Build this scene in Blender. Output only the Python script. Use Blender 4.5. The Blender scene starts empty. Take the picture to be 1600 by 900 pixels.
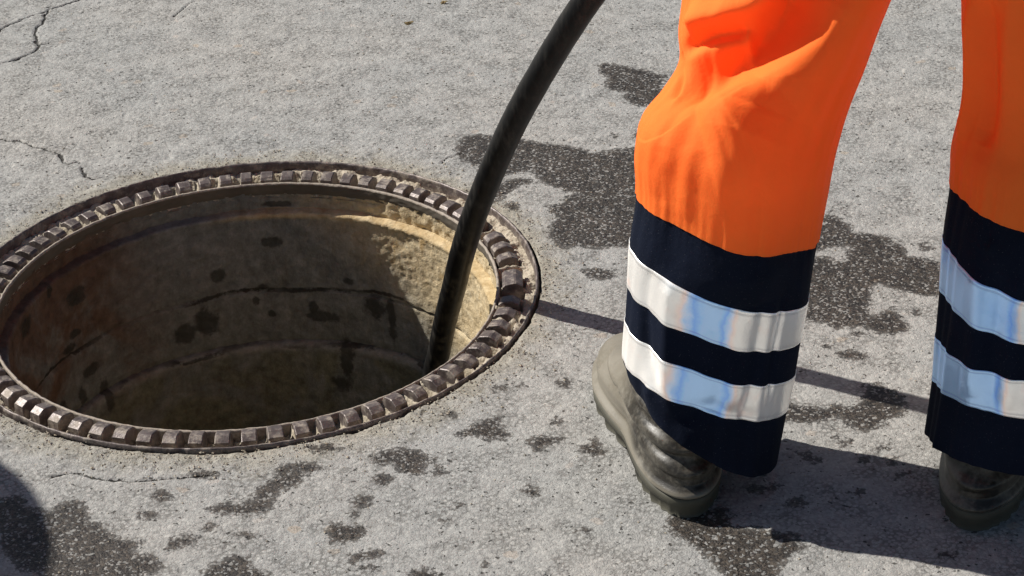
import bpy, bmesh, math, random
import numpy as np
from mathutils import Vector, Matrix

random.seed(7)
rng = np.random.default_rng(11)
PI = math.pi
scene = bpy.context.scene
COL = scene.collection

# ------------------------------------------------------------------ measured shapes, in metres
CAM_POS = [-0.0, -2.291393, 1.27376]
CAM_ROT = [[0.998939, 0.046064, -0.0], [-0.022381, 0.48535, -0.874034], [-0.040261, 0.873106, 0.485865]]
LEFT_RINGS = [[0.1954,-0.425,0.0813,0.0784,0.0,-0.0554,0.0,0.0941,0.0085],[0.1985,-0.425,0.1193,0.0854,-0.0,-0.031,0.0,0.0863,-0.0056],[0.2037,-0.425,0.163,0.0879,0.0,-0.0317,0.0,0.086,-0.0047],[0.2078,-0.425,0.2055,0.0894,0.0,-0.032,0.0,0.0807,0.0017],[0.2121,-0.425,0.2502,0.0912,0.0,-0.0337,0.0,0.0826,-0.0021],[0.2195,-0.425,0.3105,0.0909,0.0,-0.0285,0.0,0.081,-0.0088],[0.2226,-0.425,0.3554,0.0947,0.0,-0.026,0.0,0.0835,-0.0094],[0.2292,-0.425,0.3963,0.0947,-0.0,-0.018,0.0,0.0819,-0.004],[0.2464,-0.41,0.428,0.0904,0.0,-0.0087,0.0,0.0745,-0.0092],[0.2637,-0.393,0.4566,0.0892,-0.0,-0.0044,0.0,0.0661,-0.0122],[0.271,-0.378,0.4856,0.0951,0.0,-0.003,0.0,0.0685,-0.0157],[0.2798,-0.368,0.5164,0.0991,0.0,-0.0015,0.0,0.0734,-0.0174],[0.2885,-0.362,0.555,0.1028,0.0,-0.0001,0.0,0.0781,-0.0175],[0.2976,-0.365,0.6057,0.1061,0.0,-0.0019,0.0,0.0828,-0.0189],[0.3048,-0.385,0.6744,0.1094,0.0,-0.0021,0.0,0.0876,-0.0181],[0.3093,-0.4,0.7387,0.1099,0.0,-0.0022,0.0,0.0879,-0.0157]]
RIGHT_RINGS = [[0.4989,-0.475,0.0465,0.0739,0.0,-0.0137,0.0,0.0864,-0.0249],[0.5026,-0.475,0.1132,0.0735,0.0,-0.0141,0.0,0.0808,-0.0214],[0.5053,-0.475,0.1647,0.0759,-0.0,-0.0135,0.0,0.0771,-0.0112],[0.51,-0.468,0.2103,0.0777,0.0,-0.0182,0.0,0.0758,0.0008],[0.5139,-0.46,0.256,0.0798,0.0,-0.0242,0.0,0.0709,0.0072],[0.5225,-0.452,0.3158,0.0822,-0.0,-0.0234,0.0,0.0726,-0.0017],[0.5279,-0.444,0.3543,0.0856,-0.0,-0.0201,0.0,0.0747,-0.0006],[0.536,-0.437,0.3905,0.0856,0.0,-0.0181,0.0,0.0744,0.0057],[0.5385,-0.437,0.428,0.0859,0.0,-0.0111,0.0,0.0693,0.0023],[0.5376,-0.437,0.4666,0.0883,0.0,-0.0061,0.0,0.0708,-0.0025],[0.5377,-0.437,0.4996,0.0916,0.0,-0.0029,0.0,0.0734,-0.0109],[0.5377,-0.437,0.5304,0.0942,0.0,-0.0014,0.0,0.0753,-0.0136],[0.5353,-0.437,0.5704,0.0967,0.0,0.0,0.0,0.0774,-0.0146],[0.5304,-0.437,0.619,0.0999,0.0,-0.0017,0.0,0.0799,-0.0153],[0.5232,-0.437,0.6801,0.1024,0.0,-0.0018,0.0,0.082,-0.0137],[0.5151,-0.437,0.7394,0.1049,0.0,-0.002,0.0,0.084,-0.012]]
LEFT_FOLDS = [[[[3.534,6.8],[3.718,7.275],[3.888,7.65],[4.11,7.975],[4.359,8.325],[4.555,8.75]],0.004,0.03,0.03],[[[4.032,7.9],[4.241,8.175],[4.437,8.625],[4.699,9.325],[4.935,10.125],[5.066,11.075],[5.184,12.05],[5.249,12.95]],0.026,0.019,0.06],[[[4.542,8.85],[4.725,9.375],[4.961,10.075],[5.079,11.075],[5.184,12.05],[5.236,12.825]],0.01,0.018,0.05],[[[3.495,8.4],[4.032,8.775],[4.424,9.475],[4.647,10.5],[4.765,11.525]],-0.02,0.026,0.026],[[[3.508,10.375],[3.744,10.625],[4.058,10.95],[4.359,11.3],[4.581,12.15]],0.013,0.016,0.012],[[[3.43,9.55],[3.796,9.975],[4.045,10.175],[4.307,10.3]],-0.011,0.008,0.008],[[[4.28,10.325],[4.359,9.75],[4.411,9.3]],0.004,0.005,0.005],[[[3.142,9.4],[3.325,8.7],[3.469,8.15]],-0.005,0.006,0.006],[[[3.835,6.975],[3.888,6.15],[3.835,5.25]],-0.0015,0.01,0.01],[[[4.058,7.15],[4.163,6.25],[4.123,5.175]],0.0015,0.01,0.01],[[[4.267,7.15],[4.307,6.2],[4.359,4.95]],-0.0015,0.01,0.01],[[[4.477,8.2],[4.568,7.125],[4.673,5.725],[4.752,4.85],[4.856,4.025]],0.018,0.04,0.04],[[[4.411,7.075],[4.581,5.675],[4.699,4.825]],0.0015,0.007,0.007],[[[4.071,4.0],[4.045,2.725],[4.15,1.05]],0.006,0.01,0.01],[[[3.796,4.0],[3.731,3.025],[3.901,1.3]],-0.003,0.008,0.008],[[[4.791,3.975],[4.856,2.75],[4.817,0.925]],0.003,0.012,0.012],[[[5.066,4.175],[5.092,2.825],[5.092,1.125]],-0.003,0.008,0.008],[[[5.341,4.35],[5.341,3.175],[5.393,1.65]],-0.0028,0.006,0.006],[[[4.385,3.725],[4.398,2.375],[4.398,0.8]],-0.004,0.014,0.014],[[[3.822,1.025],[3.992,0.0],[4.451,0.0]],0.004,0.01,0.01],[[[4.28,0.55],[4.66,1.15],[5.236,1.0]],-0.005,0.012,0.012]]
RIGHT_FOLDS = [[[[3.142,6.425],[3.246,7.9],[3.312,9.15],[3.325,11.075]],0.008,0.008,0.008],[[[3.639,6.725],[3.639,8.625],[3.6,11.2]],-0.01,0.014,0.014],[[[4.032,4.675],[3.992,4.475]],0.003,0.004,0.004],[[[3.888,4.175],[3.927,2.85],[3.966,1.2]],0.005,0.012,0.012],[[[4.15,4.225],[4.15,3.025],[4.254,1.05]],-0.004,0.01,0.01],[[[4.372,4.35],[4.372,3.2],[4.451,1.125]],0.005,0.012,0.012]]
STAINS = [[[-0.0711,0.4255],[-0.0619,0.457],[-0.0378,0.4654],[0.01,0.447],[0.0508,0.4252],[0.0823,0.4132],[0.1044,0.398],[0.1262,0.3829],[0.154,0.3926],[0.1903,0.3929],[0.2245,0.3682],[0.2006,0.0916],[0.1594,0.0939],[0.1098,0.0952],[0.0894,0.1026],[0.0686,0.0993],[0.049,0.1298],[0.053,0.1695],[0.0622,0.1871],[0.0481,0.2226],[0.0699,0.228],[0.0796,0.2521],[0.0929,0.2566],[0.0759,0.2662],[0.0505,0.2886],[0.0422,0.3054],[0.0297,0.331],[0.0073,0.3252],[-0.0107,0.3109],[-0.0241,0.3023],[-0.0414,0.3508],[-0.0683,0.3827]],[[-0.0245,0.2766],[-0.0019,0.31],[0.0247,0.3113],[0.0419,0.2954],[0.0196,0.2878],[0.006,0.2695],[-0.0119,0.2421],[-0.0249,0.2435]],[[0.1463,0.699],[0.1644,0.7044],[0.1833,0.6896],[0.2115,0.6713],[0.2483,0.6423],[0.2397,0.543],[0.2007,0.5289],[0.1876,0.5442],[0.1751,0.569],[0.1857,0.5843],[0.1579,0.5994],[0.1514,0.6194],[0.1586,0.6429],[0.15,0.6611]],[[0.0864,0.0421],[0.1068,0.0435],[0.1345,0.0306],[0.1292,0.0126],[0.1129,0.0092],[0.0934,0.0211]],[[0.3749,0.1555],[0.4176,0.1586],[0.4304,0.1592],[0.4383,0.1399],[0.4467,0.1299],[0.4448,0.1084],[0.463,0.103],[0.4937,0.0892],[0.493,0.0716],[0.5051,0.0616],[0.5034,0.0392],[0.5196,0.0308],[0.5414,0.0184],[0.5403,-0.0267],[0.5315,-0.0698],[0.4998,-0.0716],[0.4865,-0.0591],[0.4719,-0.0529],[0.4553,-0.035],[0.4467,-0.0391],[0.4383,-0.0738],[0.4327,-0.097],[0.4339,-0.1127],[0.4434,-0.1027],[0.4609,-0.0918],[0.4651,-0.111],[0.4728,-0.1317],[0.4691,-0.1512],[0.4528,-0.1572],[0.4311,-0.1507],[0.4181,-0.1374],[0.3993,-0.1357],[0.3834,-0.1388],[0.3706,-0.1223],[0.3375,-0.1116],[0.3573,0.0295],[0.3891,0.047],[0.407,0.0366],[0.4209,0.0318],[0.4323,0.0671],[0.4115,0.0656],[0.3908,0.0589],[0.3613,0.0583]],[[0.5188,0.0691],[0.5319,0.073],[0.5402,0.0529],[0.5306,0.0452],[0.5202,0.0549]],[[0.3758,-0.1874],[0.3913,-0.1844],[0.4123,-0.1937],[0.4121,-0.2082],[0.3908,-0.2106],[0.3757,-0.202]],[[0.2832,-0.2923],[0.3253,-0.3013],[0.3455,-0.3111],[0.3578,-0.3014],[0.371,-0.3093],[0.3874,-0.2972],[0.3982,-0.2638],[0.4152,-0.2625],[0.4315,-0.2736],[0.4395,-0.3085],[0.4289,-0.3343],[0.4077,-0.3456],[0.3945,-0.3601],[0.3764,-0.3625],[0.3617,-0.3443],[0.3568,-0.3307],[0.334,-0.3393],[0.3161,-0.3404],[0.2781,-0.3319]],[[0.3457,-0.356],[0.3564,-0.3775],[0.3639,-0.3743],[0.3553,-0.3926],[0.3452,-0.3816]],[[0.3013,-0.3944],[0.3146,-0.3993],[0.3299,-0.413],[0.3219,-0.4198],[0.3059,-0.4111]],[[0.3632,-0.4121],[0.3789,-0.4096],[0.3734,-0.4216],[0.3632,-0.4207]],[[0.3953,-0.4147],[0.4096,-0.4122],[0.4046,-0.4279],[0.3925,-0.4305]],[[0.3883,-0.3954],[0.4073,-0.3868],[0.4016,-0.399],[0.3904,-0.4031]],[[0.3991,-0.4433],[0.4173,-0.4448],[0.4117,-0.4564],[0.3982,-0.4553]],[[0.1468,-0.5136],[0.164,-0.4862],[0.2166,-0.4962],[0.2197,-0.5273],[0.252,-0.5332],[0.2815,-0.5578],[0.2824,-0.5744],[0.2677,-0.5862],[0.2576,-0.5994],[0.2525,-0.6275],[0.199,-0.6234],[0.192,-0.5997],[0.1845,-0.5798],[0.1734,-0.5605],[0.1588,-0.5427],[0.1471,-0.525]],[[0.0608,-0.3681],[0.0732,-0.3589],[0.0832,-0.3442],[0.0906,-0.3642],[0.095,-0.3836],[0.0822,-0.3875],[0.0686,-0.3789]],[[0.0063,-0.3507],[0.0173,-0.3387],[0.035,-0.3428],[0.0526,-0.3468],[0.0415,-0.3562],[0.0271,-0.3652],[0.021,-0.3774],[0.0144,-0.3642]],[[-0.0731,-0.3284],[-0.0501,-0.3093],[-0.032,-0.2975],[-0.0197,-0.2986],[-0.0179,-0.32],[-0.0053,-0.3329],[-0.0149,-0.3463],[-0.0362,-0.3471],[-0.0503,-0.3356],[-0.0645,-0.337]],[[0.0349,-0.3073],[0.0437,-0.304],[0.0539,-0.3182],[0.043,-0.3199]],[[0.043,-0.2298],[0.0546,-0.2195],[0.0654,-0.2261],[0.0626,-0.24],[0.0499,-0.2417]],[[0.0889,-0.1909],[0.0978,-0.1801],[0.113,-0.1785],[0.1071,-0.2127],[0.0961,-0.2089]],[[-0.1667,-0.3682],[-0.1495,-0.3531],[-0.1284,-0.3497],[-0.107,-0.3566],[-0.094,-0.378],[-0.103,-0.3898],[-0.098,-0.4026],[-0.1131,-0.41],[-0.1306,-0.4024],[-0.1416,-0.3828],[-0.159,-0.3852]],[[-0.2063,-0.5029],[-0.2024,-0.4895],[-0.1822,-0.4899],[-0.1617,-0.4984],[-0.163,-0.5176],[-0.1806,-0.5252],[-0.2004,-0.5259]],[[-0.1797,-0.5441],[-0.1602,-0.5379],[-0.1404,-0.5416],[-0.1433,-0.5524],[-0.1691,-0.5613],[-0.179,-0.5606]],[[-0.1842,-0.4465],[-0.171,-0.4356],[-0.1584,-0.4426],[-0.1598,-0.4603],[-0.1732,-0.4651],[-0.1802,-0.4586]],[[-0.2649,-0.3727],[-0.2441,-0.3681],[-0.2315,-0.4003],[-0.2408,-0.4179],[-0.2542,-0.4228],[-0.2632,-0.4401],[-0.2589,-0.4524],[-0.2751,-0.4628],[-0.2913,-0.4709],[-0.3087,-0.466],[-0.3292,-0.4644],[-0.3356,-0.4557],[-0.3213,-0.4414],[-0.3006,-0.4431],[-0.2874,-0.4382],[-0.2874,-0.4141],[-0.2765,-0.4028],[-0.2665,-0.3974]],[[-0.34,-0.4901],[-0.3317,-0.4735],[-0.3188,-0.4803],[-0.3228,-0.4937],[-0.3361,-0.495]],[[-0.3742,-0.5124],[-0.3623,-0.4997],[-0.3371,-0.504],[-0.3437,-0.517],[-0.3561,-0.5249],[-0.371,-0.5215]],[[-0.3312,-0.5705],[-0.3204,-0.5497],[-0.2985,-0.5382],[-0.2821,-0.5373],[-0.2737,-0.5587],[-0.2597,-0.5706],[-0.2551,-0.5891],[-0.3298,-0.5834]],[[-0.5035,-0.4447],[-0.4919,-0.4242],[-0.4709,-0.4259],[-0.4592,-0.4482],[-0.4584,-0.4623],[-0.4399,-0.473],[-0.428,-0.4946],[-0.4086,-0.5041],[-0.3951,-0.5051],[-0.4029,-0.5213],[-0.3744,-0.5368],[-0.3693,-0.5514],[-0.3838,-0.5665],[-0.3849,-0.5824],[-0.4865,-0.5748],[-0.4969,-0.5525],[-0.5174,-0.5477],[-0.5442,-0.5104],[-0.5764,-0.415],[-0.5365,-0.4061],[-0.5286,-0.4308]],[[-0.1167,-0.5761],[-0.1005,-0.5752],[-0.0809,-0.5842],[-0.0776,-0.6025],[-0.1162,-0.5996]],[[0.2672,-0.4264],[0.2646,-0.434],[0.26,-0.4378],[0.2556,-0.436],[0.2535,-0.4294],[0.2546,-0.421],[0.2584,-0.4149],[0.2632,-0.4139],[0.2667,-0.4186]],[[0.2584,-0.4631],[0.255,-0.4697],[0.2481,-0.4728],[0.2411,-0.4709],[0.2371,-0.465],[0.238,-0.4577],[0.2435,-0.4525],[0.2509,-0.4519],[0.2568,-0.4562]],[[0.2765,-0.4598],[0.2739,-0.465],[0.2687,-0.4674],[0.2634,-0.466],[0.2604,-0.4613],[0.2612,-0.4556],[0.2654,-0.4516],[0.271,-0.4511],[0.2754,-0.4544]],[[0.2997,-0.4912],[0.296,-0.4976],[0.2884,-0.5006],[0.2805,-0.4987],[0.276,-0.4928],[0.2771,-0.4857],[0.2832,-0.4807],[0.2915,-0.4802],[0.298,-0.4844]],[[0.3629,-0.4787],[0.3601,-0.4822],[0.3543,-0.4838],[0.3481,-0.4826],[0.3445,-0.4792],[0.3452,-0.4752],[0.3499,-0.4725],[0.3563,-0.4723],[0.3615,-0.4748]],[[0.2839,-0.5503],[0.2797,-0.5557],[0.2708,-0.558],[0.2614,-0.5562],[0.2558,-0.5511],[0.2567,-0.545],[0.2637,-0.5409],[0.2735,-0.5407],[0.2815,-0.5445]],[[0.436,-0.5938],[0.4323,-0.5984],[0.425,-0.6004],[0.4175,-0.5989],[0.4133,-0.5946],[0.4144,-0.5895],[0.4203,-0.586],[0.4282,-0.5858],[0.4344,-0.5889]],[[-0.0097,-0.2365],[-0.0123,-0.2416],[-0.0185,-0.244],[-0.0254,-0.2423],[-0.0299,-0.2375],[-0.0297,-0.2317],[-0.025,-0.2278],[-0.018,-0.2274],[-0.0119,-0.2309]],[[0.0082,-0.2296],[0.0064,-0.2331],[0.0019,-0.2346],[-0.003,-0.2335],[-0.0062,-0.2302],[-0.0061,-0.2264],[-0.0027,-0.2237],[0.0023,-0.2235],[0.0066,-0.2259]],[[-0.0667,-0.2879],[-0.0691,-0.2928],[-0.0751,-0.2951],[-0.0819,-0.2935],[-0.0864,-0.2889],[-0.0864,-0.2833],[-0.0819,-0.2795],[-0.075,-0.2792],[-0.069,-0.2825]],[[-0.1366,-0.4117],[-0.1394,-0.4186],[-0.1467,-0.4217],[-0.1551,-0.4197],[-0.1608,-0.4134],[-0.161,-0.4059],[-0.1556,-0.4005],[-0.1471,-0.4],[-0.1396,-0.4045]],[[-0.0778,-0.4005],[-0.0799,-0.4083],[-0.0852,-0.4121],[-0.0913,-0.4101],[-0.0953,-0.4032],[-0.0954,-0.3947],[-0.0914,-0.3886],[-0.0853,-0.3877],[-0.0799,-0.3925]],[[-0.1466,-0.5717],[-0.1489,-0.5757],[-0.155,-0.5774],[-0.1621,-0.5761],[-0.1668,-0.5723],[-0.1669,-0.5679],[-0.1624,-0.5648],[-0.1553,-0.5647],[-0.1491,-0.5674]],[[-0.1721,-0.4745],[-0.1731,-0.4804],[-0.1762,-0.4833],[-0.1799,-0.4819],[-0.1825,-0.4768],[-0.1828,-0.4704],[-0.1806,-0.4657],[-0.1769,-0.465],[-0.1736,-0.4685]],[[-0.2785,-0.5029],[-0.2805,-0.5071],[-0.2863,-0.509],[-0.2931,-0.5076],[-0.2979,-0.5037],[-0.2982,-0.499],[-0.2941,-0.4957],[-0.2873,-0.4955],[-0.2811,-0.4984]],[[-0.3725,-0.4254],[-0.3745,-0.4329],[-0.3814,-0.4364],[-0.39,-0.4343],[-0.3963,-0.4275],[-0.3973,-0.4191],[-0.3925,-0.4132],[-0.3842,-0.4126],[-0.3762,-0.4174]],[[-0.3827,-0.4601],[-0.3852,-0.4652],[-0.393,-0.4674],[-0.4024,-0.4656],[-0.409,-0.4608],[-0.4096,-0.4551],[-0.4041,-0.4513],[-0.3949,-0.4511],[-0.3864,-0.4547]],[[0.0213,-0.4487],[0.0185,-0.4554],[0.012,-0.4585],[0.0047,-0.4566],[0.0001,-0.4506],[0.0003,-0.4432],[0.0054,-0.438],[0.0128,-0.4374],[0.0191,-0.4417]],[[-0.0626,-0.468],[-0.0639,-0.4717],[-0.0671,-0.4735],[-0.0708,-0.4725],[-0.0732,-0.4692],[-0.0731,-0.4651],[-0.0707,-0.4623],[-0.067,-0.4619],[-0.0639,-0.4642]],[[-0.0754,-0.4926],[-0.0768,-0.4955],[-0.0804,-0.4967],[-0.0845,-0.4959],[-0.0872,-0.4932],[-0.0871,-0.4901],[-0.0845,-0.4879],[-0.0804,-0.4877],[-0.0768,-0.4896]],[[-0.0356,-0.5737],[-0.0369,-0.5785],[-0.04,-0.5808],[-0.0434,-0.5796],[-0.0457,-0.5755],[-0.0456,-0.5703],[-0.0432,-0.5665],[-0.0397,-0.566],[-0.0367,-0.5689]],[[0.075,-0.525],[0.0726,-0.5284],[0.067,-0.5299],[0.0608,-0.5287],[0.0569,-0.5254],[0.0572,-0.5216],[0.0615,-0.519],[0.0678,-0.5188],[0.0731,-0.5212]],[[-0.3289,-0.3861],[-0.3318,-0.3931],[-0.3406,-0.3962],[-0.3512,-0.3939],[-0.3586,-0.3875],[-0.3594,-0.3797],[-0.3531,-0.3744],[-0.3427,-0.374],[-0.3331,-0.3787]],[[0.1623,0.4347],[0.1606,0.4293],[0.1572,0.4267],[0.1536,0.4282],[0.1515,0.433],[0.1519,0.4389],[0.1546,0.4432],[0.1584,0.4437],[0.1614,0.4403]],[[0.1948,0.4268],[0.1927,0.4201],[0.1887,0.4168],[0.1845,0.4186],[0.1821,0.4246],[0.1827,0.4319],[0.186,0.4373],[0.1904,0.438],[0.1938,0.4338]],[[0.0154,0.2259],[0.0128,0.2176],[0.0065,0.2137],[-0.0004,0.216],[-0.0047,0.2235],[-0.0045,0.2326],[0.0003,0.2392],[0.0073,0.2399],[0.0133,0.2346]],[[0.4156,-0.1523],[0.413,-0.157],[0.4081,-0.1591],[0.4032,-0.1577],[0.4006,-0.1535],[0.4015,-0.1484],[0.4055,-0.1448],[0.4107,-0.1445],[0.4147,-0.1475]],[[0.3724,-0.1753],[0.3704,-0.179],[0.3666,-0.1806],[0.3627,-0.1795],[0.3605,-0.1762],[0.3612,-0.1722],[0.3643,-0.1694],[0.3684,-0.1691],[0.3716,-0.1715]],[[0.4944,-0.1074],[0.4918,-0.1122],[0.4873,-0.1144],[0.4828,-0.1131],[0.4806,-0.1088],[0.4816,-0.1035],[0.4855,-0.0998],[0.4903,-0.0994],[0.4938,-0.1025]],[[0.4379,-0.1208],[0.4344,-0.1284],[0.4283,-0.1321],[0.4224,-0.13],[0.4195,-0.1233],[0.421,-0.1149],[0.4261,-0.1089],[0.4325,-0.1082],[0.4372,-0.1129]],[[-0.1959,-0.3466],[-0.2005,-0.3537],[-0.213,-0.3566],[-0.2275,-0.354],[-0.2372,-0.3471],[-0.2376,-0.3391],[-0.2284,-0.3338],[-0.2139,-0.3337],[-0.201,-0.3389]],[[-0.2151,-0.383],[-0.2188,-0.3908],[-0.2289,-0.3941],[-0.2409,-0.3917],[-0.249,-0.3844],[-0.2495,-0.3758],[-0.2421,-0.3699],[-0.2302,-0.3695],[-0.2195,-0.3748]]]
CRACKS = [[[[-0.8397,0.9219],[-0.8253,0.9563],[-0.8139,0.9802],[-0.7964,1.0009],[-0.7732,1.021],[-0.7603,1.0398],[-0.7407,1.052],[-0.7123,1.0781],[-0.6789,1.11]],1.5],[[[-0.7593,1.0338],[-0.7603,0.9964],[-0.759,0.9763],[-0.7662,0.9631],[-0.7655,0.935],[-0.7561,0.9118],[-0.7568,0.8982],[-0.746,0.878],[-0.7495,0.8569],[-0.77,0.8276],[-0.7884,0.8167],[-0.8129,0.8118]],1.7],[[[-0.7491,0.8837],[-0.7394,0.888],[-0.7298,0.8923]],0.8],[[[-0.5425,0.9809],[-0.53,1.0111],[-0.5096,1.0704]],0.6],[[[-0.7531,0.5302],[-0.7426,0.5246],[-0.7265,0.514],[-0.7121,0.5124],[-0.6916,0.4926],[-0.6739,0.4819],[-0.66,0.4717],[-0.6425,0.4612],[-0.6342,0.4389],[-0.6242,0.423],[-0.6148,0.4326]],1.4],[[[-0.6021,0.4102],[-0.5932,0.3822],[-0.5778,0.3703],[-0.5677,0.3754]],1.4],[[[-0.5136,-0.3773],[-0.4937,-0.3702],[-0.4791,-0.3739],[-0.4633,-0.3851],[-0.4273,-0.393],[-0.4064,-0.3922],[-0.3718,-0.3901],[-0.3371,-0.388]],1.3],[[[-0.0909,0.3705],[-0.0774,0.3879],[-0.062,0.4031]],0.9]]
BLOTS = [[90.3,-0.094,3.04,0.009],[105.5,-0.137,2.35,0.012],[147.2,-0.091,3.82,0.015],[116.1,-0.219,3.47,0.018],[110.2,-0.208,3.75,0.025],[169.5,-0.07,4.24,0.015],[146.3,-0.211,3.43,0.01],[152.3,-0.158,3.46,0.007],[149.0,-0.142,2.21,0.007],[70.3,-0.153,1.87,0.007],[78.5,-0.216,5.08,0.01],[63.3,-0.189,3.41,0.021],[58.2,-0.203,1.68,0.041],[72.3,-0.282,2.45,0.033],[74.8,-0.322,3.38,0.016],[142.1,-0.259,1.87,0.027],[158.3,-0.236,2.61,0.012],[88.5,-0.04,4.22,0.005],[160.5,-0.016,3.14,0.007],[156.6,-0.056,1.49,0.01],[94.2,-0.167,1.69,0.007],[96.2,-0.187,1.02,0.008],[80.9,-0.2,1.42,0.011],[92.4,-0.21,1.03,0.006],[150.0,-0.242,1.6,0.017]]
HOSE_SEEN = [[0.0953,-0.1696,0.445],[0.0501,-0.1256,0.354],[0.0074,-0.0852,0.259],[-0.0292,-0.0426,0.157],[-0.0459,-0.0219,0.104],[-0.0611,0.01,0.0434],[-0.0747,0.06,-0.0294],[-0.0907,0.13,-0.1164],[-0.104,0.178,-0.194],[-0.1151,0.195,-0.2451]]
LEAF_A = (-0.149, 0.899)
LEAF_B = (-0.091, 0.985)
TOOTH0 = 0.345
TOOTH_LONG = 0.4
TOOTH_SKIP = (23.0, 28.0)


# ------------------------------------------------------------------ camera, sky, sun, exposure
cam_data = bpy.data.cameras.new("camera")
cam_data.sensor_width = 36.0
cam_data.lens = 3270 / 1600 * 36
cam_data.clip_start = 0.05
cam_data.clip_end = 500
cam = bpy.data.objects.new("camera", cam_data)
COL.objects.link(cam)
M4 = Matrix([list(CAM_ROT[0]) + [CAM_POS[0]], list(CAM_ROT[1]) + [CAM_POS[1]], list(CAM_ROT[2]) + [CAM_POS[2]], [0, 0, 0, 1]])
cam.matrix_world = M4
scene.camera = cam

SUN_EL = math.radians(42)
SHADOW_AZ = math.radians(-24)            # direction the shadows fall, from +x
to_sun = Vector((-math.cos(SHADOW_AZ) * math.cos(SUN_EL), -math.sin(SHADOW_AZ) * math.cos(SUN_EL), math.sin(SUN_EL)))
world = bpy.data.worlds.new("World")
scene.world = world
world.use_nodes = True
wn = world.node_tree
sky = wn.nodes.new("ShaderNodeTexSky")
sky.sky_type = 'NISHITA'
sky.sun_disc = False
sky.sun_elevation = SUN_EL
sky.sun_rotation = math.atan2(to_sun.x, to_sun.y)
wn.links.new(sky.outputs[0], wn.nodes["Background"].inputs[0])
wn.nodes["Background"].inputs[1].default_value = 0.05
sun_data = bpy.data.lights.new("sun", 'SUN')
sun_data.energy = 5.0
sun_data.angle = math.radians(0.5)
sun_data.color = (1.0, 0.965, 0.905)
sun = bpy.data.objects.new("sun", sun_data)
sun.rotation_euler = to_sun.to_track_quat('Z', 'Y').to_euler()
sun.location = to_sun * 20
COL.objects.link(sun)
scene.view_settings.view_transform = 'Standard'
scene.view_settings.look = 'None'
scene.view_settings.exposure = 0.14
scene.view_settings.gamma = 1.0

# ------------------------------------------------------------------ helpers
def catmull(A, v):
    """smooth interpolation of the rows of A at the positions v"""
    A = np.asarray(A, float); n = len(A); v = np.clip(np.asarray(v, float), 0, n - 1.0001)
    i = np.floor(v).astype(int); t = (v - i)[:, None]
    p0 = A[np.maximum(i - 1, 0)]; p1 = A[i]; p2 = A[np.minimum(i + 1, n - 1)]; p3 = A[np.minimum(i + 2, n - 1)]
    return .5 * ((2 * p1) + (p2 - p0) * t + (2 * p0 - 5 * p1 + 4 * p2 - p3) * t ** 2 + (3 * p1 - p0 - 3 * p2 + p3) * t ** 3)
def leg_base(rings, th, v):
    """th (n,), v (n,) -> points on the trouser leg: ring = centre, lateral vector, depth vector"""
    R = catmull(rings, v)
    return R[:, 0:3] + R[:, 3:6] * np.cos(th)[:, None] + R[:, 6:9] * np.sin(th)[:, None]


def tag(o, label=None, cat=None, group=None, kind=None):
    if label: o["label"] = label
    if cat: o["category"] = cat
    if group: o["group"] = group
    if kind: o["kind"] = kind
    return o

def empty(name, loc=(0, 0, 0)):
    o = bpy.data.objects.new(name, None)
    o.empty_display_size = 0.1
    o.location = loc
    COL.objects.link(o)
    return o

def mesh_obj(name, verts, faces, mat, parent=None, smooth=True, origin=None):
    """verts (n,3) in world space; linked as one object under its parent"""
    verts = np.asarray(verts, float)
    me = bpy.data.meshes.new(name)
    po = Vector(parent_loc(parent)) if parent else Vector((0, 0, 0))
    faces = faces if isinstance(faces, list) else faces
    v = verts - np.array(po)
    if isinstance(faces, np.ndarray):
        nf, k = faces.shape
        me.vertices.add(len(v)); me.vertices.foreach_set("co", v.astype(np.float32).ravel())
        me.loops.add(nf * k); me.loops.foreach_set("vertex_index", faces.astype(np.int32).ravel())
        me.polygons.add(nf)
        me.polygons.foreach_set("loop_start", (np.arange(nf) * k).astype(np.int32))
        me.polygons.foreach_set("loop_total", np.full(nf, k, np.int32))
        me.update(calc_edges=True)
    else:
        me.from_pydata([tuple(q) for q in v], [], faces)
    me.polygons.foreach_set("use_smooth", [smooth] * len(me.polygons))
    me.validate()
    if mat: me.materials.append(mat)
    o = bpy.data.objects.new(name, me)
    COL.objects.link(o)
    if parent: o.parent = parent
    return o

def parent_loc(p):
    l = Vector((0, 0, 0))
    while p:
        l += p.location
        p = p.parent
    return l

def point_attr(o, name, arr):
    a = o.data.attributes.new(name, 'FLOAT', 'POINT')
    a.data.foreach_set("value", np.asarray(arr, np.float32))

def grid_faces(nu, nv, wrap_u=False, wrap_v=False):
    """index = i*nv + j"""
    I = np.arange(nu if wrap_u else nu - 1); J = np.arange(nv if wrap_v else nv - 1)
    I, J = np.meshgrid(I, J, indexing='ij'); I = I.ravel(); J = J.ravel()
    I2 = (I + 1) % nu; J2 = (J + 1) % nv
    return np.stack([I * nv + J, I2 * nv + J, I2 * nv + J2, I * nv + J2], 1)

def hash2(i, j, s=0):
    h = (i.astype(np.int64) * 374761393 + j.astype(np.int64) * 668265263 + s * 1442695041) & 0xffffffff
    h = ((h ^ (h >> 13)) * 1274126177) & 0xffffffff
    return ((h ^ (h >> 16)) & 0xffff) / 65535.0

def vnoise(x, y, s=0):
    """smooth value noise, -1..1"""
    i = np.floor(x); j = np.floor(y); fx = x - i; fy = y - j
    i = i.astype(int); j = j.astype(int)
    fx = fx * fx * (3 - 2 * fx); fy = fy * fy * (3 - 2 * fy)
    a = hash2(i, j, s); b = hash2(i + 1, j, s); c = hash2(i, j + 1, s); d = hash2(i + 1, j + 1, s)
    return 2 * ((a * (1 - fx) + b * fx) * (1 - fy) + (c * (1 - fx) + d * fx) * fy) - 1

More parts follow.
